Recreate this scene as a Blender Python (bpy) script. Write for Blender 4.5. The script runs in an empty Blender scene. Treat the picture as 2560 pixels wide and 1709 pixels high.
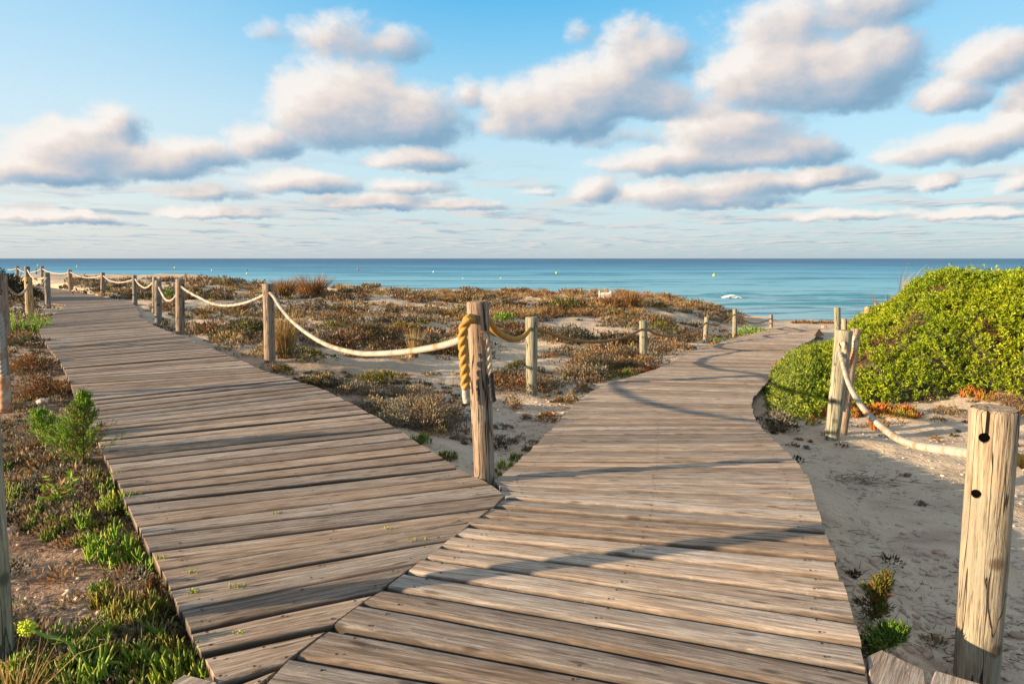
import bpy, bmesh, math, random
import numpy as np
from mathutils import Vector, Matrix
random.seed(7); RNG = np.random.default_rng(11)
R = math.radians
SC = bpy.context.scene
COL = SC.collection

# ------------------------------------------------------------------ camera
F = 24 / 36 * 2560
PITCH = math.atan(208.5 / F)
CAM = np.array([0.0, 0.0, 1.25])
FW = np.array([0, math.cos(PITCH), -math.sin(PITCH)])
UP = np.array([0, math.sin(PITCH), math.cos(PITCH)])
cd = bpy.data.cameras.new('camera'); cam = bpy.data.objects.new('camera', cd); COL.objects.link(cam)
cam.location = CAM; cam.rotation_euler = (math.pi / 2 - PITCH, 0, 0)
cd.lens = 24; cd.sensor_width = 36; cd.clip_start = 0.05; cd.clip_end = 60000
SC.camera = cam

def ray(px, py):
    d = FW + np.array([1.0, 0, 0]) * (px - 1280) / F + UP * (854.5 - py) / F
    return d / d[1]                     # scaled so that depth (y) = parameter

# ------------------------------------------------------------------ levels of the place
YK = [0, 3.6, 4.5, 6, 7.5, 9, 10.5, 13, 16, 19, 24, 60]
ZK = [0, 0, -.09, -.25, -.35, -.38, -.42, -.52, -.72, -.9, -1.2, -3.0]
_yy = np.linspace(-5, 65, 1401); _zz = np.interp(_yy, YK, ZK)
_k = np.ones(25) / 25; _zz = np.concatenate([np.full(12, _zz[0]), _zz, np.full(12, _zz[-1])]); _zz = np.convolve(_zz, _k, 'valid')
def Zr(y): return np.interp(y, _yy, _zz)

def hit(px, py, zf, tmax=70.0):
    """point where the sight line meets the height function zf(x, y)"""
    d = ray(px, py)
    ts = np.geomspace(0.8, tmax, 900)
    z = CAM[2] + d[2] * ts - zf(d[0] * ts, ts)
    i = np.nonzero(z < 0)[0]
    if len(i) == 0: t = tmax
    else:
        i = i[0]
        if i == 0: t = ts[0]
        else: t = ts[i-1] + (ts[i] - ts[i-1]) * z[i-1] / (z[i-1] - z[i])
    return np.array([d[0] * t, t, CAM[2] + d[2] * t])
def hit_many(px, py, tmax=70.0):
    px = np.asarray(px, float); py = np.asarray(py, float)
    d = FW[None] + np.array([[1.0, 0, 0]]) * ((px - 1280) / F)[:, None] + UP[None] * ((854.5 - py) / F)[:, None]; d = d / d[:, 1:2]
    ts = np.geomspace(0.8, tmax, 420)[None]
    z = CAM[2] + d[:, 2:3] * ts - ground_base(d[:, 0:1] * ts, ts + 0 * d[:, 0:1])
    i = np.argmax(z < 0, 1); i[~(z < 0).any(1)] = 419; i = np.maximum(i, 1); r = np.arange(len(px))
    z0_, z1_ = z[r, i-1], z[r, i]; f = np.clip(z0_ / (z0_ - z1_ + 1e-9), 0, 1); t = ts[0, i-1] + (ts[0, i] - ts[0, i-1]) * f
    x, y = d[:, 0] * t, t
    ins = inside(POLY_L, x, y) | inside(POLY_R, x, y); dd = np.minimum(dist(POLY_L, x, y), dist(POLY_R, x, y))
    return x, y, ground(x, y), ins, dd
flat = lambda x, y: np.zeros_like(y)
rz = lambda x, y: Zr(y)
SEA = -2.25

def hashn(ix, iy, s):
    v = np.sin(ix * 127.1 + iy * 311.7 + s * 74.7) * 43758.5453
    return v - np.floor(v)
def vnoise(x, y, s=0):
    x = np.asarray(x, float); y = np.asarray(y, float)
    ix = np.floor(x); iy = np.floor(y); fx = x - ix; fy = y - iy
    fx = fx * fx * (3 - 2 * fx); fy = fy * fy * (3 - 2 * fy)
    a = hashn(ix, iy, s); b = hashn(ix+1, iy, s); c = hashn(ix, iy+1, s); d = hashn(ix+1, iy+1, s)
    return (a + (b-a)*fx) * (1-fy) + (c + (d-c)*fx) * fy
def fbm(x, y, s=0, o=4):
    t = 0; a = .5; n = 0
    for k in range(o):
        t = t + a * vnoise(x * 2**k, y * 2**k, s + k * 3.1); n += a; a *= .5
    return t / n
def sstep(a, b, x):
    t = np.clip((x - a) / (b - a), 0, 1); return t * t * (3 - 2 * t)

# ------------------------------------------------------------------ the two boardwalks: (edge, edge) pairs along each
def P0(px, py): return hit(px, py, flat)[:2]
def P1(px, py): return hit(px, py, rz)[:2]
LP = [((640, 1905), (500, 1830)), ((590, 1800), (585, 1755)), ((560, 1735), (670, 1688)), ((525, 1669), (760, 1617)), ((485, 1590), (905, 1503)), ((461, 1543), (1015, 1427)),
      ((434, 1488), (1094, 1369)), ((411, 1445), (1160, 1320)), ((389, 1402), (1207, 1287)), ((372, 1366), (1237, 1262)), ((360, 1341), (1262, 1238)),
      ((347, 1312), (1221, 1206)), ((318, 1255), (1140, 1167)), ((295, 1210), (1067, 1120)), ((262, 1140), (980, 1064)), ((235, 1085), (900, 1019)),
      ((212, 1045), (814, 975)), ((193, 1004), (732, 948)), ((175, 955), (661, 927)), ((166, 935), (600, 900)), ((150, 903), (535, 874)),
      ((120, 868), (450, 838)), ((104, 842), (407, 823)), ((98, 826), (372, 806)), ((112, 806), (352, 785)), ((136, 784), (340, 766))]
LPw = [(P0(*a), P0(*b)) for a, b in LP]
LPw += [(P0(167, 763), P0(330, 755)), (np.array([-13.0, 19.2]), np.array([-11.6, 20.3])), (P0(125, 749), np.array([-12.7, 21.6])),
        (np.array([-16.8, 23.2]), P0(214, 733)), (np.array([-21.5, 28.2]), P0(122, 718)), (np.array([-27, 33.5]), np.array([-25.5, 35]))]
RP = [((395, 2500), (2600, 2900)), ((520, 2080), (2420, 2350)), ((600, 1900), (2330, 2120)), ((660, 1700), (2262, 1950)), ((880, 1526), (2203, 1795)), ((941, 1486), (2172, 1709)), ((999, 1441), (2156, 1629)), ((1049, 1405), (2140, 1577)), ((1094, 1369), (2120, 1500)),
      ((1135, 1339), (2104, 1450)), ((1171, 1312), (2086, 1393)), ((1207, 1287), (2074, 1354)), ((1237, 1262), (2064, 1326)), ((1264, 1237), (2052, 1292)),
      ((1245, 1212), (2041, 1250)), ((1236, 1200), (2030, 1215)), ((1269, 1174), (2010, 1182)), ((1293, 1156), (1996, 1158)), ((1314, 1136), (1972, 1132)), ((1352, 1097), (1928, 1092)),
      ((1379, 1072), (1903, 1068)), ((1411, 1038), (1885, 1040)), ((1438, 1006), (1878, 1012)), ((1473, 980), (1884, 991)), ((1529, 955), (1906, 966)),
      ((1590, 938), (1930, 944)), ((1645, 921), (1950, 925)), ((1682, 903), (1965, 908)), ((1732, 877), (1982, 884)), ((1790, 859), (1998, 864)),
      ((1854, 840), (2035, 846)), ((1906, 827), (2045, 832)), ((1929, 818), (2051, 821))]
RPw = [(P1(*a), P1(*b)) for a, b in RP]

def poly_of(pairs): return np.array([a for a, b in pairs] + [b for a, b in pairs][::-1])
def inside(poly, x, y):
    r = np.zeros(x.shape, bool); n = len(poly)
    for i in range(n):
        x1, y1 = poly[i]; x2, y2 = poly[(i+1) % n]
        c = ((y1 > y) != (y2 > y)) & (x < (x2-x1) * (y-y1) / (y2-y1 + 1e-12) + x1)
        r ^= c
    return r
def dist(poly, x, y):
    d = np.full(x.shape, 1e9); n = len(poly)
    for i in range(n):
        a = poly[i]; b = poly[(i+1) % n]; ab = b - a; L = ab @ ab + 1e-12
        t = np.clip(((x-a[0]) * ab[0] + (y-a[1]) * ab[1]) / L, 0, 1)
        d = np.minimum(d, np.hypot(x - a[0] - t*ab[0], y - a[1] - t*ab[1]))
    return d
POLY_L = poly_of(LPw); POLY_R = poly_of(RPw)

# lateral blend tables (x/y of the inner edges at each depth)
_l = sorted([(b[1], b[0] / b[1]) for a, b in LPw[10:26]]); _r = sorted([(a[1], a[0] / a[1]) for a, b in RPw[14:]])
AL = lambda y: np.interp(y, [q[0] for q in _l], [q[1] for q in _l])
AR = lambda y: np.interp(y, [q[0] for q in _r], [q[1] for q in _r])
RE = sorted([(b[1], b[0]) for a, b in RPw]); XRE = lambda y: np.interp(y, [q[0] for q in RE], [q[1] for q in RE])

def ground_base(x, y):
    x = np.asarray(x, float) + 0 * np.asarray(y, float); y = np.asarray(y, float) + 0 * x
    a = x / np.maximum(y, .5); al = AL(y); ar = np.maximum(AR(y), al + .04)
    w = sstep(al, ar, a)
    zl = -.12 + 0 * y
    zr = Zr(y) - .14
    # open sand beside the right-hand walk lies lower where it is near
    out = sstep(0.0, .5, x - XRE(y))
    zr = zr - out * .15 * (1 - sstep(4, 8, y))
    z = zl * (1 - w) + zr * w
    # dune crest before the sea
    xc = [-60, -20, -15, -11.4, -8, -3.6, 0, 4.6, 7.9, 10.3, 13, 30]
    zc = [.5, .22, .16, .0, -.1, -.34, -.42, -.5, -.86, -1.35, -1.8, -1.8]
    s = x * 32 / np.maximum(y, 12)
    crest = np.interp(s, xc, zc)
    k = sstep(15, 30, y) * (1 - sstep(9.3, 12.5, s))
    z = z * (1 - k) + crest * k
    # undulation
    z = z + (fbm(x * .45, y * .45, 5) - .5) * .34 * sstep(4.5, 11, y) * (1 - sstep(9, 12, s) * .8)
    # rise under the green bush
    hx = x - XRE(y) - .7
    m = sstep(0, 3.2, hx) * sstep(6.3, 9.5, y) * (1 - sstep(13, 19, y))
    z = z + m * .55
    # fall to the sea
    edge = 35 + 1.5 * np.sin(x * .21) + 8 * sstep(-12, -22, x)
    fall = sstep(edge, edge + 11, y)
    z = z * (1 - fall) + (-4.2) * fall
    return z
def ground(x, y):
    z = ground_base(x, y)
    x = np.asarray(x, float) + 0 * z; y = np.asarray(y, float) + 0 * z
    dl = dist(POLY_L, x, y); dr = dist(POLY_R, x, y)
    il = inside(POLY_L, x, y); ir = inside(POLY_R, x, y)
    nz = (fbm(x * 1.6, y * 1.6, 21) - .5) * .10 + (fbm(x * 7, y * 7, 31, 3) - .5) * .035
    near = np.minimum(np.where(il, 0, dl), np.where(ir, 0, dr))
    z = z + nz * (.25 + .75 * sstep(.1, .9, near))
    capl = -.085 + .6 * np.where(il, 0, dl) ; capr = Zr(y) - .085 + .6 * np.where(ir, 0, dr)
    z = np.where(dl < .8, np.minimum(z, capl), z); z = np.where(dr < .8, np.minimum(z, capr), z)
    z = np.where(il, np.minimum(z, -.085 - .2 * sstep(.05, .3, dl)), z); z = np.where(ir, np.minimum(z, Zr(y) - .085 - .2 * sstep(.05, .3, dr)), z)
    return z

# ------------------------------------------------------------------ materials
def new_mat(name):
    m = bpy.data.materials.new(name); m.use_nodes = True; nt = m.node_tree
    return m, nt, nt.nodes['Principled BSDF']
class NT:
    def __init__(s, nt): s.t = nt; s.n = nt.nodes; s.l = nt.links
    def put(s, sock, v):
        if hasattr(v, 'is_output') or isinstance(v, bpy.types.NodeSocket): s.l.new(v, sock)
        else: sock.default_value = v
    def math(s, op, a, b=0.0, c=0.0, clamp=False):
        q = s.n.new('ShaderNodeMath'); q.operation = op; q.use_clamp = clamp
        for i, v in enumerate((a, b, c)): s.put(q.inputs[i], v)
        return q.outputs[0]
    def vm(s, op, a, b=(0, 0, 0), c=(0, 0, 0)):
        q = s.n.new('ShaderNodeVectorMath'); q.operation = op
        s.put(q.inputs[0], a); s.put(q.inputs[1], b)
        if op == 'MULTIPLY_ADD': s.put(q.inputs[2], c)
        return q.outputs['Value'] if op in ('DOT_PRODUCT', 'LENGTH') else q.outputs[0]
    def noise(s, vec, scale=5, detail=4, rough=.55, dist=0, out='Fac'):
        q = s.n.new('ShaderNodeTexNoise'); s.put(q.inputs['Vector'], vec); q.inputs['Scale'].default_value = scale
        q.inputs['Detail'].default_value = detail; q.inputs['Roughness'].default_value = rough; q.inputs['Distortion'].default_value = dist
        return q.outputs[out]
    def ramp(s, fac, stops, interp='LINEAR'):
        q = s.n.new('ShaderNodeValToRGB'); s.put(q.inputs[0], fac); e = q.color_ramp.elements; q.color_ramp.interpolation = interp
        while len(e) < len(stops): e.new(.5)
        for i, (p, c) in enumerate(stops):
            e[i].position = p; e[i].color = (c[0], c[1], c[2], 1) if not isinstance(c, (int, float)) else (c, c, c, 1)
        return q.outputs[0]
    def mr(s, v, a, b, c=0, d=1, smooth=True):
        q = s.n.new('ShaderNodeMapRange'); s.put(q.inputs[0], v)
        if smooth: q.interpolation_type = 'SMOOTHSTEP'
        for i, k in enumerate((a, b, c, d)): s.put(q.inputs[i+1], k)
        return q.outputs[0]
    def mix(s, f, a, b, mode='MIX'):
        q = s.n.new('ShaderNodeMix'); q.data_type = 'RGBA'; q.blend_type = mode
        s.put(q.inputs[0], f)
        for k, v in ((6, a), (7, b)):
            if isinstance(v, tuple) and len(v) == 3: v = (*v, 1)
            s.put(q.inputs[k], v)
        return q.outputs[2]
    def coord(s, which='Object'): return s.n.new('ShaderNodeTexCoord').outputs[which]
    def mapping(s, vec, scale=(1, 1, 1), loc=(0, 0, 0), rot=(0, 0, 0)):
        q = s.n.new('ShaderNodeMapping'); s.put(q.inputs[0], vec); q.inputs['Scale'].default_value = scale
        q.inputs['Location'].default_value = loc; q.inputs['Rotation'].default_value = rot; return q.outputs[0]
    def sep(s, v):
        q = s.n.new('ShaderNodeSeparateXYZ'); s.put(q.inputs[0], v); return q.outputs
    def comb(s, x, y, z=0.0):
        q = s.n.new('ShaderNodeCombineXYZ')
        for i, v in enumerate((x, y, z)): s.put(q.inputs[i], v)
        return q.outputs[0]
    def bump(s, h, strength=.5, dist=.01, normal=None):
        q = s.n.new('ShaderNodeBump'); s.put(q.inputs['Height'], h); q.inputs['Strength'].default_value = strength; q.inputs['Distance'].default_value = dist
        if normal is not None: s.l.new(normal, q.inputs['Normal'])
        return q.outputs[0]
    def attr(s, name, out='Color'):
        q = s.n.new('ShaderNodeAttribute'); q.attribute_name = name; return q.outputs[out]

def deck_mat(name='weathered_deck_wood', w0=.54, w1=.74, wk=.5, dk=1.27, ed=.78):
    m, nt, b = new_mat(name); N = NT(nt)
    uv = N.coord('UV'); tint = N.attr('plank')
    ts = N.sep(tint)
    grain = N.noise(N.mapping(uv, (2.2, 42, 1)), 1.6, 7, .66, .5)
    fine = N.noise(N.mapping(uv, (9, 190, 1)), 1.5, 4, .65)
    blot = N.noise(N.mapping(uv, (1.1, 5, 1)), 1.7, 4, .6)
    wide = N.noise(N.mapping(uv, (.5, 12, 1)), 1.3, 3, .5)
    c = N.ramp(grain, [(.32, (.085, .056, .037)), (.44, (.25, .178, .125)), (.56, (.40, .305, .225)), (.70, (.55, .455, .36))])
    grey = N.ramp(grain, [(.32, (.09, .08, .075)), (.48, (.29, .258, .228)), (.68, (.52, .475, .43))])
    c = N.mix(N.mr(N.math('ADD', blot, N.math('MULTIPLY', ts[0], .3)), .5, .85, 0, .75), c, grey)
    # brown worn streaks
    c = N.mix(N.mr(wide, .56, .70, 0, .38), c, (.17, .105, .065))
    c = N.mix(N.mr(fine, .36, .56, .55, 0), c, (.12, .085, .06))
    ob = N.coord('Object'); wear = N.noise(N.mapping(ob, (.55, .9, 1)), 1.0, 4, .6, .4)
    c = N.mix(N.math('MULTIPLY', N.mr(wear, w0, w1, 0, wk), N.mr(grain, .35, .62, 1, .35)), c, (.135, .082, .052))
    # sand caught in the grain
    sandn = N.noise(N.mapping(uv, (14, 60, 1)), 2.2, 3, .7)
    c = N.mix(N.math('MULTIPLY', N.mr(sandn, .57, .68, 0, .6), N.mr(blot, .45, .6)), c, (.60, .50, .38))
    # knots
    q = nt.nodes.new('ShaderNodeTexVoronoi'); q.voronoi_dimensions = '2D'; nt.links.new(N.mapping(uv, (2.3, 8, 1)), q.inputs['Vector']); q.inputs['Scale'].default_value = 1
    kn = N.mr(q.outputs['Distance'], .03, .11, 1, 0)
    c = N.mix(N.math('MULTIPLY', kn, .75), c, (.085, .05, .032))
    c = N.mix(1.0, c, N.ramp(ts[1], [(0, (.62 * dk, .59 * dk, .57 * dk)), (.5, (.92 * dk, .89 * dk, .86 * dk)), (1, (1.2 * dk, 1.16 * dk, 1.12 * dk))]), 'MULTIPLY')
    c = N.mix(N.math('MULTIPLY', N.mr(ts[2], 0, 1, 0, ed, False), 1.0), c, (.045, .030, .020))  # plank edges and sides darkened: shade of the gaps put into colour, with edge dirt
    nt.links.new(c, b.inputs['Base Color'])
    b.inputs['Roughness'].default_value = .82; b.inputs['Specular IOR Level'].default_value = .25
    h = N.math('ADD', N.math('MULTIPLY', grain, 1.0), N.math('MULTIPLY', fine, .45))
    h = N.math('ADD', h, N.math('MULTIPLY', wide, .3))
    h = N.math('SUBTRACT', h, N.math('MULTIPLY', kn, .5))
    nt.links.new(N.bump(h, .85, .0045), b.inputs['Normal'])
    return m
def post_mat(name, dark, mid, light, stain, stain_amt=.5, crack=1.0):
    m, nt, b = new_mat(name); N = NT(nt)
    oi = nt.nodes.new('ShaderNodeObjectInfo').outputs['Random']
    co = N.vm('ADD', N.coord('Object'), N.comb(N.math('MULTIPLY', oi, 9), 0.0, N.math('MULTIPLY', oi, 5)))
    g = N.noise(N.mapping(co, (30, 30, 2.2)), 1.5, 5, .6, .6)
    f = N.noise(N.mapping(co, (110, 110, 5)), 1.5, 3, .6, .3)
    bl = N.noise(N.mapping(co, (4, 4, 2)), 1.3, 4, .55)
    c = N.ramp(g, [(.3, dark), (.5, mid), (.7, light)])
    c = N.mix(N.mr(bl, .48, .68, 0, stain_amt), c, stain)
    c = N.mix(N.mr(f, .34, .46, .6, 0), c, tuple(v * .4 for v in dark))
    ck = N.noise(N.mapping(co, (9, 9, .55)), 2.0, 2, .5, .4)
    line = N.math('ABSOLUTE', N.math('SUBTRACT', ck, .5)); ln = N.mr(line, .003, .013, crack, 0)
    c = N.mix(ln, c, tuple(v * .25 for v in dark))
    q = nt.nodes.new('ShaderNodeTexVoronoi'); nt.links.new(N.mapping(co, (5.5, 5.5, 6)), q.inputs['Vector']); q.inputs['Scale'].default_value = 1
    kn = N.mr(q.outputs['Distance'], .08, .20, .9, 0)
    c = N.mix(kn, c, tuple(v * .55 for v in dark))
    nt.links.new(c, b.inputs['Base Color']); b.inputs['Roughness'].default_value = .8; b.inputs['Specular IOR Level'].default_value = .25
    wt = N.noise(N.mapping(co, (7, 7, 1.1)), 1.6, 5, .65)
    h = N.math('SUBTRACT', N.math('ADD', g, N.math('ADD', N.math('MULTIPLY', f, .5), N.math('MULTIPLY', wt, 1.2))), N.math('MULTIPLY', ln, 1.6))
    nt.links.new(N.bump(h, 1.0, .010), b.inputs['Normal'])
    return m
def simple_mat(name, c1, c2, scale=20, rough=.8, bump=.3, detail=4):
    m, nt, b = new_mat(name); N = NT(nt)
    n = N.noise(N.coord('Object'), scale, detail, .6)
    nt.links.new(N.ramp(n, [(.35, c1), (.65, c2)]), b.inputs['Base Color'])
    b.inputs['Roughness'].default_value = rough; b.inputs['Specular IOR Level'].default_value = .25
    if bump: nt.links.new(N.bump(n, bump, .006), b.inputs['Normal'])
    return m
def leaf_mat():
    m, nt, b = new_mat('foliage'); N = NT(nt)
    c = N.attr('Col')
    out = nt.nodes['Material Output']
    nt.links.new(c, b.inputs['Base Color']); b.inputs['Roughness'].default_value = .55; b.inputs['Specular IOR Level'].default_value = .3
    tr = nt.nodes.new('ShaderNodeBsdfTranslucent'); nt.links.new(c, tr.inputs[0])
    mx = nt.nodes.new('ShaderNodeMixShader'); mx.inputs[0].default_value = .28
    nt.links.new(b.outputs[0], mx.inputs[1]); nt.links.new(tr.outputs[0], mx.inputs[2]); nt.links.new(mx.outputs[0], out.inputs[0])
    return m
def sand_mat():
    m, nt, b = new_mat('dune_sand'); N = NT(nt)
    co = N.coord('Object'); geo = N.sep(co)
    big = N.noise(co, .55, 4, .55); med = N.noise(co, 3.2, 5, .6, .3); fine = N.noise(co, 38, 3, .6); gr = N.noise(co, 170, 2, .6)
    c = N.ramp(med, [(.3, (.46, .335, .225)), (.5, (.62, .475, .33)), (.7, (.72, .57, .405))])
    # red earth close to the walks, strongest where it is near
    red = N.ramp(fine, [(.3, (.23, .125, .08)), (.55, (.38, .235, .165)), (.75, (.50, .37, .29))])
    nearf = N.mr(geo[1], 1.5, 6.5, 1, 0)
    leftf = N.mr(geo[0], -1.2, -.9, 1, 0)
    rf = N.mr(N.math('ADD', N.noise(N.mapping(co, (1, 2.2, 1)), 1.5, 5, .62, .5), N.math('MULTIPLY', leftf, .17)), .50, .64, 0, .75)
    c = N.mix(N.math('MULTIPLY', rf, nearf), c, red)
    # plant litter
    lit = N.mr(N.math('ADD', N.math('MULTIPLY', fine, .5), N.math('MULTIPLY', med, .5)), .53, .62, 0, .75)
    lm = N.math('MULTIPLY', N.mr(big, .40, .58, .25, .9), N.mr(N.math('SUBTRACT', geo[1], N.math('MULTIPLY', geo[0], 1.2)), 0, 3.5, .25, 1))
    c = N.mix(N.math('MULTIPLY', lit, lm), c, (.17, .12, .085))
    c = N.mix(N.mr(gr, .35, .65, .35, 0), c, (.27, .2, .15))
    lb = N.math('MULTIPLY', N.mr(geo[0], -1.0, -1.5, 0, 1), N.mr(geo[1], 7, 12, 1, 0)); lb = N.math('MULTIPLY', lb, N.mr(N.math('ADD', med, N.math('MULTIPLY', fine, .5)), .62, .82, .35, .9))
    c = N.mix(lb, c, (.19, .105, .062))
    wet = N.mr(geo[2], SEA + .02, SEA + .28, .45, 0)
    c = N.mix(wet, c, (.28, .23, .17))
    nt.links.new(c, b.inputs['Base Color']); b.inputs['Roughness'].default_value = .9; b.inputs['Specular IOR Level'].default_value = .15
    h = N.math('ADD', N.math('MULTIPLY', N.noise(co, 11, 5, .6), 2.2), N.math('ADD', fine, N.math('MULTIPLY', gr, .3)))
    nt.links.new(N.bump(h, .75, .018), b.inputs['Normal'])
    return m
def rope_mat(name, c1, c2, stain):
    m, nt, b = new_mat(name); N = NT(nt); co = N.coord('Object')
    f = N.noise(co, 260, 3, .7); bl = N.noise(co, 5.5, 4, .7)
    c = N.ramp(f, [(.3, c1), (.65, c2)])
    c = N.mix(N.mr(bl, .47, .64, 0, .85), c, stain)
    nt.links.new(c, b.inputs['Base Color']); b.inputs['Roughness'].default_value = .95; b.inputs['Specular IOR Level'].default_value = .1
    nt.links.new(N.bump(f, .7, .004), b.inputs['Normal'])
    return m

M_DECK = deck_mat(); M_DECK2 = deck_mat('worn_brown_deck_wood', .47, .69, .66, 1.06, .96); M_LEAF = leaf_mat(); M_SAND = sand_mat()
M_SCREW = simple_mat('rusty_screw', (.03, .022, .018), (.11, .06, .035), 90, .6)
M_BEAM = simple_mat('dark_beam_wood', (.09, .065, .045), (.2, .15, .1), 30)
M_POST_BROWN = post_mat('brown_post_wood', (.15, .095, .06), (.30, .21, .145), (.43, .33, .24), (.33, .28, .22), .6)
M_POST_GREEN = post_mat('greenish_post_wood', (.17, .155, .105), (.30, .265, .185), (.42, .365, .26), (.21, .22, .14), .6, .8)
M_POST_PALE = post_mat('pale_post_wood', (.17, .115, .07), (.34, .26, .175), (.47, .375, .265), (.24, .215, .16), .75, 1.0)
M_POST_GREY = post_mat('grey_post_wood', (.12, .10, .085), (.24, .205, .17), (.36, .31, .26), (.16, .13, .1), .5)
M_POST_ORANGE = post_mat('orange_post_wood', (.28, .15, .06), (.50, .32, .15), (.62, .44, .24), (.30, .2, .1), .4)
M_HOLE = simple_mat('hole_wood', (.12, .085, .06), (.2, .14, .1), 60)
M_ROPE_W = rope_mat('white_rope', (.28, .24, .20), (.47, .42, .36), (.30, .17, .08))
M_ROPE_Y = rope_mat('yellow_rope', (.30, .145, .03), (.56, .32, .09), (.36, .19, .05))
M_ROPE_B = rope_mat('brown_rope', (.24, .12, .05), (.42, .25, .12), (.33, .17, .07))
M_ROPE_T = rope_mat('tan_rope', (.42, .30, .20), (.62, .48, .35), (.40, .17, .07))
M_TAPE = simple_mat('pale_tape', (.26, .24, .20), (.44, .41, .35), 40)
M_BLACK = simple_mat('black_tape', (.012, .012, .013), (.04, .038, .036), 60, .45)
M_STONE = simple_mat('red_stone', (.32, .18, .12), (.52, .36, .27), 14, .9, .6)
M_PALE_STONE = simple_mat('pale_stone', (.45, .37, .30), (.62, .54, .46), 14, .9, .6)
M_PEB = simple_mat('sand_pebble', (.36, .24, .17), (.58, .46, .36), 2.5, .9, .5)
M_TWIG = simple_mat('twig_bark', (.07, .05, .04), (.19, .14, .11), 40)

# ------------------------------------------------------------------ object helpers
def tag(o, label=None, cat=None, group=None, kind=None):
    if label: o['label'] = label
    if cat: o['category'] = cat
    if group: o['group'] = group
    if kind: o['kind'] = kind
    return o
def empty(name, loc=(0, 0, 0)):
    o = bpy.data.objects.new(name, None); o.location = loc; o.empty_display_size = .1; COL.objects.link(o); return o
def mesh_obj(name, V, Fc, mat, parent=None, colors=None, smooth=False, uv=None, loc=(0, 0, 0), extra=None):
    V = np.asarray(V, np.float32).reshape(-1, 3)
    me = bpy.data.meshes.new(name)
    if isinstance(Fc, np.ndarray):
        k = Fc.shape[1]; n = len(Fc)
        me.vertices.add(len(V)); me.vertices.foreach_set('co', V.ravel())
        me.loops.add(n * k); me.loops.foreach_set('vertex_index', Fc.astype(np.int32).ravel())
        me.polygons.add(n); me.polygons.foreach_set('loop_start', np.arange(0, n*k, k, dtype=np.int32))
        me.update(calc_edges=True)
    else: me.from_pydata(V.tolist(), [], Fc)
    if colors is not None:
        a = me.color_attributes.new('Col', 'FLOAT_COLOR', 'POINT')
        c = np.ones((len(V), 4), np.float32); c[:, :3] = colors; a.data.foreach_set('color', c.ravel())
    if extra is not None:
        a = me.color_attributes.new('plank', 'FLOAT_COLOR', 'POINT')
        c = np.ones((len(V), 4), np.float32); c[:, :3] = extra; a.data.foreach_set('color', c.ravel())
    if uv is not None:
        l = me.uv_layers.new(name='UVMap'); li = np.zeros(len(me.loops), np.int32); me.loops.foreach_get('vertex_index', li)
        l.data.foreach_set('uv', np.asarray(uv, np.float32)[li].ravel())
    me.materials.append(mat)
    if smooth: me.polygons.foreach_set('use_smooth', [True] * len(me.polygons))
    me.validate()
    o = bpy.data.objects.new(name, me); COL.objects.link(o); o.location = loc
    if parent: o.parent = parent
    return o

def at(px, py):
    q = hit(px, py, ground_base); t = q[1]; d = ray(px, py)
    ts = np.linspace(max(.8, t * .88), t * 1.12, 60); z = CAM[2] + d[2] * ts - ground(d[0] * ts, ts); i = np.nonzero(z < 0)[0]
    i = i[0] if len(i) else 59
    t = ts[i]; return np.array([d[0] * t, t, float(ground(np.array([d[0] * t]), np.array([t]))[0])])
# ------------------------------------------------------------------ ground, water
def build_ground():
    nr, nc = 760, 620
    t = np.geomspace(1.0, 75.0, nr); a = np.linspace(-1.45, 1.45, nc); a = a * (0.75 + .25 * np.abs(a) / 1.45)
    Y = (t - 7.0)[:, None] + 0 * a[None]; X = a[None] * t[:, None]
    Z = ground(X, Y)
    V = np.stack([X, Y, Z], -1).reshape(-1, 3)
    i = np.arange(nr - 1)[:, None] * nc + np.arange(nc - 1)[None]
    Fc = np.stack([i, i+1, i+nc+1, i+nc], -1).reshape(-1, 4)
    o = mesh_obj('ground', V, Fc, M_SAND, smooth=True); tag(o, kind='structure')
build_ground()

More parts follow.
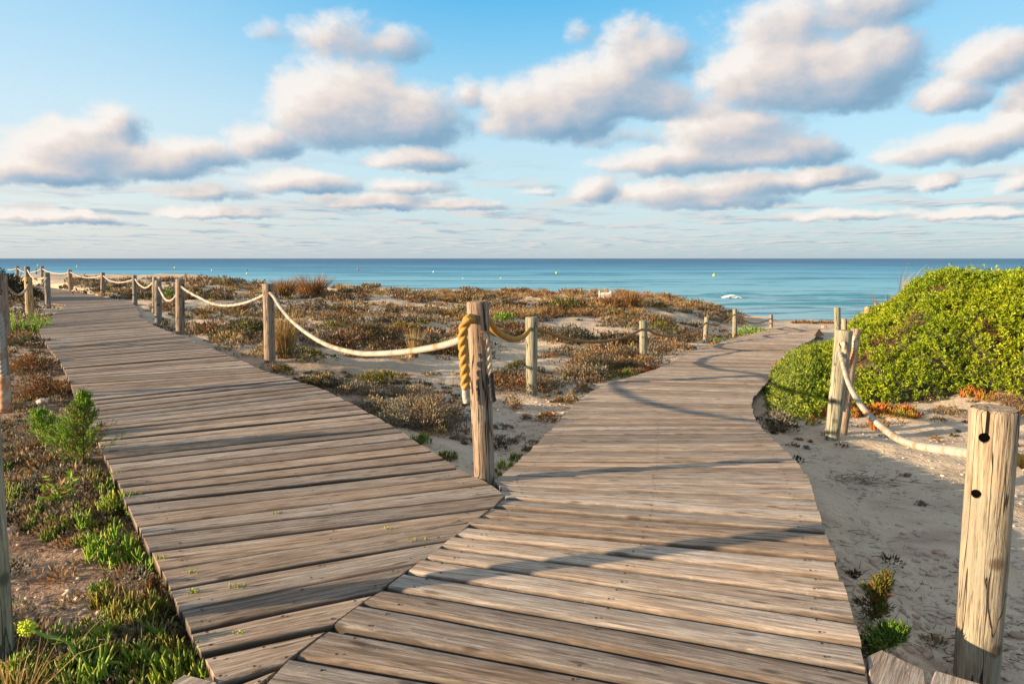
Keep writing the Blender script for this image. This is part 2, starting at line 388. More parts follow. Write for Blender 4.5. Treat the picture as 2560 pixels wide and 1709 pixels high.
def water():
    m, nt, b = new_mat('sea_water'); N = NT(nt); co = N.coord('Object'); s = N.sep(co)
    y = s[1]
    ly = N.math('LOGARITHM', y, 10.0)
    wob = N.noise(N.mapping(co, (.004, .018, 1)), 1.0, 4, .6)
    lyw = N.math('ADD', ly, N.math('MULTIPLY', N.math('SUBTRACT', wob, .5), .55))
    k = N.mr(lyw, 1.5, 4.1, 0, 1, False)
    c = N.ramp(k, [(0, (.32, .50, .46)), (.10, (.23, .42, .46)), (.20, (.17, .43, .50)), (.30, (.08, .31, .44)), (.40, (.025, .16, .28)), (.50, (.012, .085, .18)), (.7, (.010, .06, .14)), (1, (.018, .06, .13))])
    # ripples: fine close by, longer farther out
    r1 = N.noise(N.mapping(co, (.22, .55, 1)), 1.0, 5, .65, .3)
    r2 = N.noise(N.mapping(co, (.045, .17, 1)), 1.0, 6, .7, .3)
    r3 = N.noise(N.mapping(co, (.009, .05, 1)), 1.0, 8, .75, .3)
    w1 = N.mr(ly, 1.7, 2.2, .45, 0); w2 = N.mr(ly, 2.0, 2.9, .55, .1)
    dv = N.math('ADD', N.math('MULTIPLY', N.math('SUBTRACT', r1, .5), w1), N.math('ADD', N.math('MULTIPLY', N.math('SUBTRACT', r2, .5), w2), N.math('MULTIPLY', N.math('SUBTRACT', r3, .5), .6)))
    c = N.mix(N.mr(dv, .0, .05, 0, .80), c, (.012, .12, .21))
    c = N.mix(N.mr(dv, -.01, -.07, 0, .40), c, (.22, .46, .52))
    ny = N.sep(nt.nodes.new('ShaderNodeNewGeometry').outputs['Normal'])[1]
    c = N.mix(N.mr(ny, -.03, -.16, 0, .92), c, (.008, .20, .22))  # see-through light of the swell fronts put into colour, darker teal by slope
    df = nt.nodes.new('ShaderNodeBsdfDiffuse'); nt.links.new(c, df.inputs[0])
    gl = nt.nodes.new('ShaderNodeBsdfGlossy'); gl.inputs['Roughness'].default_value = .28; gl.inputs['Color'].default_value = (.8, .9, 1, 1)
    bp = N.bump(N.math('ADD', N.math('MULTIPLY', r1, .5), N.math('ADD', N.math('MULTIPLY', r2, 2.5), N.math('MULTIPLY', r3, 10))), .8, .35)
    nt.links.new(bp, gl.inputs['Normal'])
    mx = nt.nodes.new('ShaderNodeMixShader'); mx.inputs[0].default_value = .24
    nt.links.new(df.outputs[0], mx.inputs[1]); nt.links.new(gl.outputs[0], mx.inputs[2]); nt.links.new(mx.outputs[0], nt.nodes['Material Output'].inputs[0])
    return m
M_WATER = water()
def swell(x, y):
    """low swells rolling towards the beach"""
    z = 0 * x
    for px, py, w, h in ((1600, 741, 9, .16), (1830, 737, 3.4, .26), (2090, 740, 6, .24), (2070, 761, 5, .22), (1840, 762, 2.5, .15), 
                         (1340, 732, 8, .12), (1150, 722, 9, .12), (1430, 746, 6, .12), (2300, 745, 7, .2), (2130, 784, 4, .1)):
        d = ray(px, py); t = (SEA - CAM[2]) / d[2]; cx, cy = d[0] * t, t
        u = (x - cx) / w; yy = y - cy - .5 * np.sin((x-cx) * .5) * .4
        prof = np.where(yy < 0, np.exp(-(yy / .55) ** 2), np.exp(-(yy / 1.7) ** 2))
        z = z + h * prof * np.exp(-u * u)
    z = z + .03 * (fbm(x * .3, y * .8, 77) - .5) * 2 * sstep(300, 60, y) 
    return z
def build_water():
    ys = np.concatenate([np.arange(30, 120, .28), np.geomspace(120, 40000, 60)])
    a = np.linspace(-1.6, 1.6, 330)
    Y = ys[:, None] + 0 * a[None]; X = a[None] * (Y + 4)
    Z = SEA + np.where(Y < 121, swell(X, Y), 0)
    V = np.stack([X, Y, Z], -1).reshape(-1, 3); nc = len(a)
    i = np.arange(len(ys) - 1)[:, None] * nc + np.arange(nc - 1)[None]
    o = mesh_obj('water', V, np.stack([i, i+1, i+nc+1, i+nc], -1).reshape(-1, 4), M_WATER, smooth=True); tag(o, kind='structure')
build_water()

# ------------------------------------------------------------------ planks
def smooth_pairs(pairs, corner=None):
    return pairs
PROF = [(-.5, -.042), (-.5, -.016), (-.486, -.0075), (-.452, -.0025), (-.40, 0.0), (-.12, .0008), (.12, .0008), (.40, 0.0), (.452, -.0025), (.486, -.0075), (.5, -.016), (.5, -.042)]
def plank_mesh(quads, zf, gap=.020):
    """quads: list of (a0, b0, a1, b1): near and far ends of the two long sides, in the ground plane"""
    V = []; Fc = []; UV = []; EX = []; base = 0
    for k, (a0, b0, a1, b1) in enumerate(quads):
        n = 7; L = np.hypot(*((b0 + b1 - a0 - a1) / 2)); wid = (np.hypot(*(a1 - a0)) + np.hypot(*(b1 - b0))) / 2
        ja, jb = RNG.normal(0, .004), RNG.normal(0, .004); tilt = RNG.normal(0, .0020); lift = RNG.normal(0, .0018)
        r1, r2 = RNG.random(), RNG.random(); off = RNG.random() * 40; bow = RNG.normal(0, .003)
        for i in range(n):
            t = i / (n - 1); e = (ja / L) * (1 - t) + (jb / L) * t
            tt = t + e if i in (0, n - 1) else t
            p0 = a0 + (b0 - a0) * tt; p1 = a1 + (b1 - a1) * tt; w = np.hypot(*(p1 - p0)) + 1e-6
            g = gap / w * .5
            wob0 = RNG.normal(0, .0012) / w; wob1 = RNG.normal(0, .0012) / w
            for (v, h) in PROF:
                q = .5 + v * (1 - 2 * g) + (wob0 if v < 0 else wob1)
                p = p0 + (p1 - p0) * q
                V.append((p[0], p[1], float(zf(p[0], p[1])) + h + tilt * v * 2 + lift + bow * math.sin(t * math.pi)))
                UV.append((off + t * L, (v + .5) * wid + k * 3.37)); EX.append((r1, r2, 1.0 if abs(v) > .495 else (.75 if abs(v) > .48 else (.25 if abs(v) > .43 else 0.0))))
        m = len(PROF)
        for i in range(n - 1):
            for j in range(m):
                j2 = (j + 1) % m
                Fc.append((base + i*m + j, base + i*m + j2, base + (i+1)*m + j2, base + (i+1)*m + j))
        Fc.append(tuple(base + j for j in range(m))[::-1]); Fc.append(tuple(base + (n-1)*m + j for j in range(m)))
        base += n * m
    return V, Fc, UV, EX
def split_planks(pairs, pitch=.148):
    """cut the run between successive edge pairs into planks of nearly equal width"""
    mids = np.array([(a + b) / 2 for a, b in pairs])
    # advance measured across the planks
    s = [0]
    for i in range(len(pairs) - 1):
        d = pairs[i][1] - pairs[i][0]; d = d / np.hypot(*d); nrm = np.array([-d[1], d[0]])
        s.append(s[-1] + max(.02, abs((mids[i+1] - mids[i]) @ nrm)))
    n = int(round(s[-1] / pitch)); S = np.linspace(0, s[-1], n + 1)
    A = np.array([p[0] for p in pairs]); B = np.array([p[1] for p in pairs])
    f = lambda Q: np.stack([np.interp(S, s, Q[:, 0]), np.interp(S, s, Q[:, 1])], 1)
    a, b = f(A), f(B)
    return [(a[i], b[i], a[i+1], b[i+1]) for i in range(n)]
def beams(pairs, zf, fr=(.08, .5, .92)):
    V = []; Fc = []
    for q in fr:
        pts = np.array([a + (b - a) * q for a, b in pairs]); base = len(V)
        for i, p in enumerate(pts):
            d = pts[min(i+1, len(pts)-1)] - pts[max(i-1, 0)]; d = d / np.hypot(*d); nn = np.array([-d[1], d[0]]) * .035
            z = float(zf(p[0], p[1])) - .046
            for sx, dz in ((-1, 0), (1, 0), (1, -.25), (-1, -.25)): V.append((p[0] + nn[0]*sx, p[1] + nn[1]*sx, z + dz))
        for i in range(len(pts) - 1):
            for j in range(4):
                Fc.append((base+4*i+j, base+4*i+(j+1) % 4, base+4*i+4+(j+1) % 4, base+4*i+4+j))
        Fc.append((base, base+3, base+2, base+1)); e = base + 4*(len(pts)-1); Fc.append((e, e+1, e+2, e+3))
    return V, Fc
def screws(quads, zf, ymax=7.0):
    V = []; Fc = []
    for (a0, b0, a1, b1) in quads:
        if (a0[1] + b0[1]) / 2 > ymax or a0[1] < .8: continue
        for q in (.07, .5, .93):
            for w in (.24, .76):
                p = (a0 + (b0 - a0) * (q + RNG.normal(0, .006))) * (1 - w) + (a1 + (b1 - a1) * (q + RNG.normal(0, .006))) * w
                b = len(V); z = float(zf(p[0], p[1])) + .0045
                for k in range(8): V.append((p[0] + .0058 * math.cos(k * .785), p[1] + .0058 * math.sin(k * .785), z))
                V.append((p[0], p[1], z - .0015))
                for k in range(8): Fc.append((b + k, b + (k + 1) % 8, b + 8))
    return V, Fc
z0 = lambda x, y: 0.0
zR = lambda x, y: float(Zr(y))
def walk(name, pairs, zf, pitch=.148, mat=None):
    q = split_planks(pairs, pitch)
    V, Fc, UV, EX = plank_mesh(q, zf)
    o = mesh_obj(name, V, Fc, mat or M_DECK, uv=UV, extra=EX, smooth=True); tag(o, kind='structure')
    o.data.set_sharp_from_angle(angle=R(50)) if hasattr(o.data, 'set_sharp_from_angle') else None
    V, Fc = beams(pairs, zf); mesh_obj('beam', V, Fc, M_BEAM, o)
    V, Fc = screws(q, zf); tag(mesh_obj('screw_heads', V, Fc, M_SCREW, o), kind='stuff')
    return o
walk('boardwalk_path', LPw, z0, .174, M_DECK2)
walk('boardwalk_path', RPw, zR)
# the short walk joining beside the camera: two odd board ends in view on each side
def loose_boards(polys, z):
    V = []; Fc = []; UV = []; EX = []
    for k, pp in enumerate(polys):
        pts = [P0(*p) for p in pp]; b = len(V); n = len(pts)
        c = sum(pts) / n; r1, r2 = .9, .35 + .3 * RNG.random()
        for h, ins in ((-.045, 0), (-.008, 0), (0, .006)):
            for p in pts:
                d = (c - p) / np.hypot(*(c - p)); q = p + d * ins
                V.append((q[0], q[1], z + h)); UV.append((q[0] * .6 + q[1] * .8 + k * 5, -q[0] * .8 + q[1] * .6)); EX.append((r1, r2, 0))
        for l in (0, 1):
            for j in range(n): Fc.append((b+l*n+j, b+l*n+(j+1) % n, b+(l+1)*n+(j+1) % n, b+(l+1)*n+j))
        Fc.append(tuple(b+2*n+j for j in range(n))); Fc.append(tuple(b+j for j in range(n))[::-1])
    o = mesh_obj('boardwalk_path', V, Fc, M_DECK, uv=UV, extra=EX); tag(o, kind='structure')
loose_boards([[(2190, 1800), (2330, 1800), (2311, 1668), (2203, 1617), (2168, 1632)], [(2345, 1810), (2640, 1900), (2560, 1735), (2448, 1700), (2338, 1669), (2325, 1700)]], -.006)
loose_boards([[(400, 1760), (560, 1790), (545, 1712), (461, 1692), (430, 1712)]], .012)

# ------------------------------------------------------------------ posts
def post(px_top, py_top, px_base, py_base, wpx, mat, label, group=None, holes=(), zf=None, slot=False, bury=.25, name='rope_post', D=None, wtop=None, flare=0.0):
    b = at(px_base, py_base) if D is None else None
    if b is None:
        d = ray(px_base, py_base); b = np.array([d[0] * D, D, CAM[2] + d[2] * D])
    d = ray(px_top, py_top); t = b[1]; top = np.array([d[0] * t, t, CAM[2] + d[2] * t])
    sc = t / F
    r = wpx * sc / 2 / math.cos(math.atan(abs(b[0]) / t)) ** 0; rt = (wtop or wpx) * sc / 2
    ax = top - b; L = np.linalg.norm(ax); ax = ax / L
    near = t < 7
    ns = 40 if near else (20 if t < 15 else 12); nr = 26 if near else 8
    V = []; Fc = []; seed = random.random() * 50
    zs = list(np.linspace(-bury / 1, L - .012, nr)) + [L - .005, L]
    for i, z in enumerate(zs):
        f = max(0, min(1, z / L)); rr = r * (1 - f) + rt * f
        k = 1.0 if i < nr - 0 else 1.0
        if i == nr: k = .965
        if i == nr + 1: k = .90
        for j in range(ns):
            a = 2 * math.pi * j / ns
            q = 1 + .045 * (float(vnoise(a * 1.2 + seed, z * 2.2 + seed)) - .5) * 2 + .012 * math.sin(a * 7 + seed + z)
            if flare and f > .9: q *= 1 + flare * (f - .9) * 10 * max(0, math.cos(a - 3.3))
            V.append((math.cos(a) * rr * q * k, math.sin(a) * rr * q * k, z))
    n = len(zs)
    for i in range(n - 1):
        for j in range(ns): Fc.append((i*ns+j, i*ns+(j+1) % ns, (i+1)*ns+(j+1) % ns, (i+1)*ns+j))
    Fc.append(tuple((n-1)*ns+j for j in range(ns))); Fc.append(tuple(range(ns))[::-1])
    o = mesh_obj(name, V, Fc, mat, smooth=True, loc=tuple(b))
    if hasattr(o.data, 'set_sharp_from_angle'): o.data.set_sharp_from_angle(angle=R(40))
    o.rotation_euler = Vector(ax.tolist()).to_track_quat('Z', 'Y').to_euler()
    bpy.context.view_layer.update()
    if holes or slot:
        cuts = []
        if slot:
            (sx, sy0, sy1, sw) = slot; bm = bmesh.new()
            dd = ray(sx, (sy0 + sy1) / 2); c0 = Vector((CAM + dd * t).tolist()); hz = Vector((dd[0], dd[1], 0)).normalized()
            rot = Matrix.Rotation(math.atan2(hz.y, hz.x) - math.pi / 2, 4, 'Z')
            bmesh.ops.create_cube(bm, size=1, matrix=Matrix.Translation(c0 - hz * r * .95) @ rot @ Matrix.Diagonal((sw * sc, r * .8, (sy1 - sy0) * sc, 1))); cuts.append(bm)
        for (hx, hy, hd) in holes:            # hole seen at a pixel; bored along the sight line levelled
            bm = bmesh.new(); dd = ray(hx, hy); c = Vector((CAM + dd * t).tolist()); h = Vector((dd[0], dd[1], dd[2] * .6)).normalized()
            M = Matrix.Translation(c - h * r * .5) @ h.to_track_quat('Z', 'Y').to_matrix().to_4x4()
            bmesh.ops.create_cone(bm, cap_ends=True, segments=20, radius1=hd * sc / 2, radius2=hd * sc / 2, depth=r * 2.0, matrix=M); cuts.append(bm)
        o.data.materials.append(M_HOLE)
        for bm in cuts:
            cm = bpy.data.meshes.new('cut'); bm.to_mesh(cm); bm.free(); cm.materials.append(M_HOLE)
            co = bpy.data.objects.new('cut', cm); COL.objects.link(co)
            md = o.modifiers.new('b', 'BOOLEAN'); md.object = co; md.operation = 'DIFFERENCE'; md.solver = 'EXACT'
            try: md.material_mode = 'TRANSFER'
            except Exception: pass
            bpy.context.view_layer.update()
            dg = bpy.context.evaluated_depsgraph_get(); nm = bpy.data.meshes.new_from_object(o.evaluated_get(dg))
            o.modifiers.clear()
            if len(nm.polygons) > 50: o.data = nm
            bpy.data.objects.remove(co); bpy.data.meshes.remove(cm)
        o.data.name = name
    tag(o, label, 'post', group)
    o['_t'] = t
    return dict(o=o, t=t, b=b, top=top, r=r)
GA = 'posts along the sea side of the walk to the dunes'; GB = 'posts along the shrub side of the walk to the dunes'
GC = 'posts down the dune side of the walk to the beach'; GD = 'posts by the green bush'
PO = {}
PO['far0'] = post(43, 665, 43, 694, 7, M_POST_GREY, 'small grey rope post beside the dark bush at the far end of the walk', GA, D=33)
PO['far1'] = post(105, 665, 107, 706, 8, M_POST_BROWN, 'tall thin brown post standing against the sea just behind a darker grey post', GA, D=31)
PO['far2'] = post(174, 674, 177, 727, 9.5, M_POST_BROWN, 'slender dark post before bare sand where the boardwalk starts to bend away', GA)
PO['far3'] = post(257, 681, 257, 742, 9.5, M_POST_BROWN, 'slender dark post between a bare sand slope and the bend of the boardwalk', GA)
PO['far4'] = post(336, 688, 338, 764, 10.5, M_POST_GREY, 'grey post standing at the outer corner of the boardwalk bend', GA)
PO['far5'] = post(386, 692, 385, 784, 9.5, M_POST_PALE, 'thin pale post half hidden behind a thicker grey post', GA)
PO['far6'] = post(395, 701, 396, 820, 16, M_POST_GREY, 'thick grey post in front of a thin pale one with a slack rope loop', GA)
PO['mid7'] = post(450, 697, 451, 836, 21, M_POST_BROWN, 'round brown post at the boardwalk edge where a long rope meets a short loop', GA, holes=((457, 713, 6),))
PO['mid8'] = post(670, 709, 675, 906, 27, M_POST_BROWN, 'brown post with white rope threaded near its top, before tall golden grass', GA, holes=((674, 729, 9),), wtop=27)
PO['centre'] = post(1193, 753, 1211, 1200, 54, M_POST_BROWN, 'thick cracked post in the fork where the two boardwalks meet', holes=((1176, 794, 17), (1209, 834, 12)), wtop=55, D=3.86)
PO['tiny'] = post(90, 673, 90, 690, 5, M_POST_GREY, 'tiny dark post top showing against the sea beyond a pale rope', D=42)
PO['l1'] = post(68, 666, 69, 700, 11, M_POST_GREY, 'thick grey post standing before the sea beside the dark bush', GB, D=25)
PO['l2'] = post(117, 681, 121, 772, 13, M_POST_GREY, 'dark grey leaning post at the inner corner of the boardwalk bend', GB)
PO['l3'] = post(70, 693, 76, 800, 17, M_POST_ORANGE, 'sunlit orange post rising out of the bright green seedling shrub', GB, holes=((68, 707, 5),))
PO['l4'] = post(10, 688, 21, 842, 13, M_POST_BROWN, 'narrow red brown post beside a thicker weathered one at the picture edge', GB)
PO['l5'] = post(-3, 681, 8, 890, 20, M_POST_BROWN, 'weathered brown post with a long crack at the picture edge beyond the rope end', GB)
PO['l6'] = post(-14, 740, 12, 1024, 34, M_POST_BROWN, 'worn brown post at the picture edge with a thick frayed rope end hanging on it', GB)
PO['l7'] = post(-68, 830, -8, 1700, 86, M_POST_GREEN, 'greenish grey post cut by the picture edge above the yellow flower head', GB, D=2.15)
PO['r1'] = post(1329, 792, 1329, 988, 28, M_POST_GREEN, 'pale greenish post with a rust stain under its rope, beside the cracked fork post', GC, wtop=32, holes=((1327, 822, 9),))
PO['r2'] = post(1608, 801, 1609, 897, 19, M_POST_GREEN, 'pale green post standing in grey scrub beside the walk to the beach', GC, wtop=20, D=12.6)
PO['r3'] = post(1767, 792, 1763, 851, 12, M_POST_GREEN, 'small leaning pale post next to bright green plants by the walk to the beach', GC, D=17.5)
PO['r4'] = post(1837, 772, 1837, 832, 11.5, M_POST_GREEN, 'upright pale post where two rope spans meet before the sea', GC, D=21)
PO['r5'] = post(1928, 786, 1928, 817, 8.5, M_POST_BROWN, 'short dark brown post at the sand where the rope ends', GC, D=25.5)
PO['g1'] = post(2093, 768, 2094, 850, 15, M_POST_GREEN, 'tall thin pale post behind the big one and left of the green bush', GD, D=9.3)
PO['g2'] = post(2110, 796, 2111, 850, 13, M_POST_PALE, 'short pale post between a taller one and the green bush', GD, D=9.6)
PO['g3'] = post(2140, 821, 2112, 1035, 23, M_POST_BROWN, 'brown leaning post with a tan rope tail, behind the pale post at the bush', GD, wtop=23, D=6.6)
PO['g4'] = post(2110, 825, 2080, 1098, 34, M_POST_GREEN, 'leaning pale green post with a white rope hanging from its middle hole', GD, holes=((2106, 860, 15), (2103, 888, 9)), wtop=41)
PO['near'] = post(2489, 1020, 2438, 1712, 104, M_POST_PALE, 'big knotty pale post nearest the camera with two drilled holes and a split top', D=2.33, holes=((2461, 1091, 25), (2441, 1231, 23)), slot=(2470, 1000, 1094, 8), wtop=108, flare=.10)
PO['stump'] = post(2170, 766, 2166, 800, 15, M_PALE_STONE if False else M_POST_ORANGE, 'reddish post top poking up behind the edge of the green bush', D=11.0, name='rope_post')

# ------------------------------------------------------------------ ropes
def sweep(pts, Rr, ns=16, strands=3, pitch=.11, depth=.16, taper=0):
    pts = np.array(pts, float); seg = np.linalg.norm(np.diff(pts, axis=0), axis=1); s = np.concatenate([[0], np.cumsum(seg)])
    V = []; Fc = []; n = len(pts); up = np.array([0, 0, 1.0]); nprev = None
    for i in range(n):
        d = pts[min(i+1, n-1)] - pts[max(i-1, 0)]; d = d / (np.linalg.norm(d) + 1e-9)
        if nprev is None:
            u = np.cross(d, [0.3, 1, 0.1]); u = u / np.linalg.norm(u)
        else: u = nprev - d * (nprev @ d); u = u / np.linalg.norm(u)
        nprev = u; v = np.cross(d, u)
        for j in range(ns):
            a = 2 * math.pi * j / ns
            c = abs(math.cos((a * strands - 2 * math.pi * strands * s[i] / pitch) / 2))
            r = Rr * (1 - depth * 1.3 + depth * 1.9 * c ** .7)
            p = pts[i] + (u * math.cos(a) + v * math.sin(a)) * r; V.append(tuple(p))
    for i in range(n - 1):
        for j in range(ns): Fc.append((i*ns+j, i*ns+(j+1) % ns, (i+1)*ns+(j+1) % ns, (i+1)*ns+j))
    Fc.append(tuple(range(ns))[::-1]); Fc.append(tuple((n-1)*ns+j for j in range(ns)))
    return V, Fc
def resample(ctrl, n):
    c = np.array(ctrl, float); m = len(c)
    if m == 2: return [c[0] + (c[1]-c[0]) * k / (n-1) for k in range(n)]
    out = []
    for k in range(n):
        t = k / (n-1) * (m-1); i = min(int(t), m-2); f = t - i
        p0 = c[max(i-1, 0)]; p1 = c[i]; p2 = c[i+1]; p3 = c[min(i+2, m-1)]
        out.append(.5 * ((2*p1) + (-p0+p2)*f + (2*p0-5*p1+4*p2-p3)*f*f + (-p0+3*p1-3*p2+p3)*f**3))
    return out
def pix3(px, py, D): d = ray(px, py); return CAM + d * D
def rope(name, pix, Rr, mat, label, group=None, n=None, pitch=None, cat='rope', parent=None, depth=.34):
    """pix: (px, py, depth) points of the rope's centre line in the place"""
    pts = [pix3(*p) for p in pix]
    L = sum(np.linalg.norm(pts[i+1]-pts[i]) for i in range(len(pts)-1)); Dm = pix[0][2]
    near = min(p[2] for p in pix)
    pit = pitch or Rr * 4.5
    n = n or int(min(900, max(24, L / (pit / (10 if near < 8 else 4)))))
    V, Fc = sweep(resample(pts, n), Rr, 18 if near < 6 else 10, 3, pit, depth if near < 14 else 0)
    o = mesh_obj(name, V, Fc, mat, parent, smooth=True)
    if parent is None: tag(o, label, cat, group)
    return o
def T(k): return PO[k]['t']
def span(ka, kb, pts, Rr, mat, label, group='rope spans between the posts'):
    """pts pixel list; depth runs evenly in x between the two posts"""
    ta, tb = T(ka), T(kb); x0, x1 = pts[0][0], pts[-1][0]
    # along a straight line in plan 1/depth is linear in the pixel x
    out = []
    for (x, y) in pts:
        f = (x - x0) / (x1 - x0) if x1 != x0 else 0
        out.append((x, y, 1 / ((1-f) / ta + f / tb)))
    return rope('rope', out, Rr, mat, label, group)
span('mid8', 'centre', [(673, 730), (684, 741), (701, 768), (725, 797), (757, 825), (798, 852), (840, 870), (893, 882), (935, 884), (993, 881), (1050, 874), (1107, 863), (1150, 849), (1186, 834)], .0195, M_ROPE_W, 'white twisted rope sagging between the brown post and the cracked fork post')
span('mid7', 'mid8', [(452, 714), (466, 726), (500, 745), (535, 760), (570, 764), (610, 758), (645, 745), (672, 731)], .0195, M_ROPE_W, 'rust-stained white rope sagging between the two brown posts at the boardwalk edge')
span('far6', 'mid7', [(396, 714), (403, 730), (414, 748), (424, 752), (434, 747), (442, 735), (450, 717)], .0195, M_ROPE_W, 'short deep loop of pale rope between the grey post and the round brown post')
span('far4', 'far5', [(338, 697), (346, 709), (360, 719), (370, 717), (385, 705)], .02, M_ROPE_T, 'dull short rope sagging to the thin pale post')
span('far3', 'far4', [(258, 689), (272, 700), (292, 706), (312, 705), (336, 698)], .022, M_ROPE_W, 'pale rope between the slender dark post and the post at the bend')
span('far2', 'far3', [(175, 680), (195, 690), (215, 694), (235, 694), (257, 689)], .022, M_ROPE_W, 'pale rope hanging before the bare sand slope')
span('far1', 'far2', [(106, 672), (122, 680), (143, 684), (160, 684), (174, 680)], .026, M_ROPE_W, 'bright rope sagging between two thin posts against the sea')
span('far0', 'far1', [(43, 670), (55, 678), (68, 682), (85, 680), (105, 672)], .026, M_ROPE_W, 'pale rope passing behind the thick grey post at the far end')
rope('rope', [(20, 674, 35), (32, 674, 34), (43, 670, 33)], .026, M_ROPE_W, 'short pale rope vanishing into the dark bush')
span('l1', 'l2', [(69, 675), (78, 690), (90, 698), (103, 697), (117, 691)], .024, M_ROPE_T, 'dull rope from the thick grey post to the leaning dark one')
span('l3', 'l2', [(72, 707), (84, 716), (95, 718), (106, 711), (118, 693)], .02, M_ROPE_W, 'pale rope rising from the sunlit orange post to the leaning dark one')
span('l4', 'l3', [(12, 708), (22, 722), (40, 736), (54, 734), (66, 721), (71, 708)], .02, M_ROPE_W, 'pale rope loop between the red brown post and the sunlit orange post')
# tail on the worn post at the edge
e = empty('rope_tail', pix3(4, 830, T('l6') - .1)); tag(e, 'thick frayed rope tail hanging down the worn post at the picture edge', 'rope')
def kid(o, par): o.parent = par; bpy.context.view_layer.update(); o.matrix_parent_inverse = par.matrix_world.inverted()
kid(rope('strand', [(-14, 780, T('l6')-.02), (-4, 790, T('l6')-.11), (2, 830, T('l6')-.12), (5, 900, T('l6')-.12), (9, 945, T('l6')-.12)], .026, M_ROPE_W, None, parent=e), e)
kid(rope('rope_end', [(9, 940, T('l6')-.12), (12, 985, T('l6')-.12), (11, 1030, T('l6')-.12)], .042, M_ROPE_T, None, parent=e, depth=.1), e)
# tails on the cracked post
tc = T('centre')
e = empty('rope_tail', pix3(1165, 820, tc - .12)); tag(e, 'thick yellow twisted rope tail with pale bound end on the cracked fork post', 'rope')
kid(rope('strand', [(1179, 800, tc+.02), (1177, 796, tc-.10), (1170, 800, tc-.13), (1160, 818, tc-.13), (1157, 850, tc-.12), (1160, 900, tc-.11), (1163, 940, tc-.105), (1164, 972, tc-.10)], .0235, M_ROPE_Y, None, parent=e, n=260, pitch=.16), e)
kid(rope('rope_end', [(1164, 966, tc-.10), (1165, 990, tc-.10), (1168, 1006, tc-.10)], .0215, M_TAPE, None, parent=e, depth=.04, n=30), e)
e = empty('rope_tail', pix3(1215, 850, tc - .1)); tag(e, 'tan rope tail in a black sleeve on the sea side of the cracked fork post', 'rope')
kid(rope('strand', [(1208, 836, tc-.02), (1210, 835, tc-.09), (1214, 846, tc-.10), (1220, 870, tc-.09), (1223, 900, tc-.085), (1224, 935, tc-.08)], .0150, M_ROPE_T, None, parent=e, n=220, pitch=.13), e)
kid(rope('rope_end', [(1226, 931, tc-.08), (1228, 965, tc-.08), (1233, 1002, tc-.08)], .0175, M_BLACK, None, parent=e, depth=.06, n=30), e)
kid(rope('strand', [(1229, 985, tc-.05), (1236, 1003, tc-.05)], .012, M_BLACK, None, parent=e, depth=.06, n=12), e)
span('centre', 'r1', [(1206, 790), (1222, 804), (1235, 822), (1254, 837), (1278, 847), (1297, 846), (1312, 838), (1326, 821)], .0215, M_ROPE_B if False else M_ROPE_Y, 'thick yellow brown rope from the fork post to the pale post with the rust stain')
span('r1', 'r2', [(1329, 821), (1345, 823), (1375, 833), (1410, 845), (1450, 852), (1495, 854), (1540, 848), (1580, 835), (1608, 821)], .021, M_ROPE_B, 'long brown rope sagging between the two pale green posts')
span('r2', 'r3', [(1609, 822), (1622, 826), (1645, 836), (1670, 840), (1700, 838), (1730, 828), (1750, 818), (1766, 806)], .021, M_ROPE_B, 'brown rope sagging low to the small leaning post')
span('r3', 'r4', [(1767, 808), (1785, 812), (1802, 809), (1818, 801), (1837, 785)], .021, M_ROPE_B, 'brown rope climbing to the upright post before the sea')
span('r4', 'r5', [(1838, 785), (1853, 797), (1870, 805), (1890, 808), (1910, 804), (1927, 796)], .022, M_ROPE_B, 'slack brown rope sagging to the last short post')
rope('rope', [(1838, 787, 21), (1850, 791, 27), (1870, 792, 27.5), (1900, 793, 27), (1927, 792, 25.5)], .022, M_ROPE_B, 'nearly straight brown rope just above the slack one at the last post')
tg = T('g4')
_g = [(2104, 880), (2101, 888), (2107, 906), (2116, 940), (2130, 975), (2155, 1016), (2190, 1054), (2235, 1090), (2280, 1110), (2330, 1120), (2380, 1126), (2425, 1133), (2475, 1140)]
_gp = []
for k, (x, y) in enumerate(_g):
    f = max(0, (x - 2104) / (2475 - 2104)); Dd_ = 1 / ((1 - f) / (tg - .10) + f / (T('near') + .03)); _gp.append((x, y, Dd_ + (.12 if k == 0 else 0)))
rope('rope', _gp, .0185, M_ROPE_W, 'white rope curving from the leaning pale post to the big knotty post', 'rope spans between the posts', n=900, pitch=.09, depth=.36)
rope('rope', [(2500, 1137, T('near')+.07), (2535, 1146, T('near')+.08), (2570, 1158, T('near')+.1), (2660, 1180, T('near')+.2)], .022, M_ROPE_Y, 'yellow rope leaving the far side of the big knotty post', 'rope spans between the posts')
e = empty('rope_tail', pix3(2108, 860, tg - .08)); tag(e, 'tan rope tail looping from the top hole of the leaning pale post', 'rope')
kid(rope('strand', [(2106, 862, tg-.02), (2108, 859, tg-.08), (2112, 875, tg-.07), (2118, 910, tg-.02), (2117, 960, tg+.02), (2113, 1010, tg+.05), (2108, 1028, tg+.05)], .021, M_ROPE_T, None, parent=e, pitch=.2), e)
rope('rope', [(2138, 842, 6.55), (2136, 846, 6.48), (2134, 880, 6.47), (2124, 912, 6.45), (2118, 920, 6.45)], .02, M_ROPE_T, 'grey tan rope end on the brown post behind the leaning pale one')

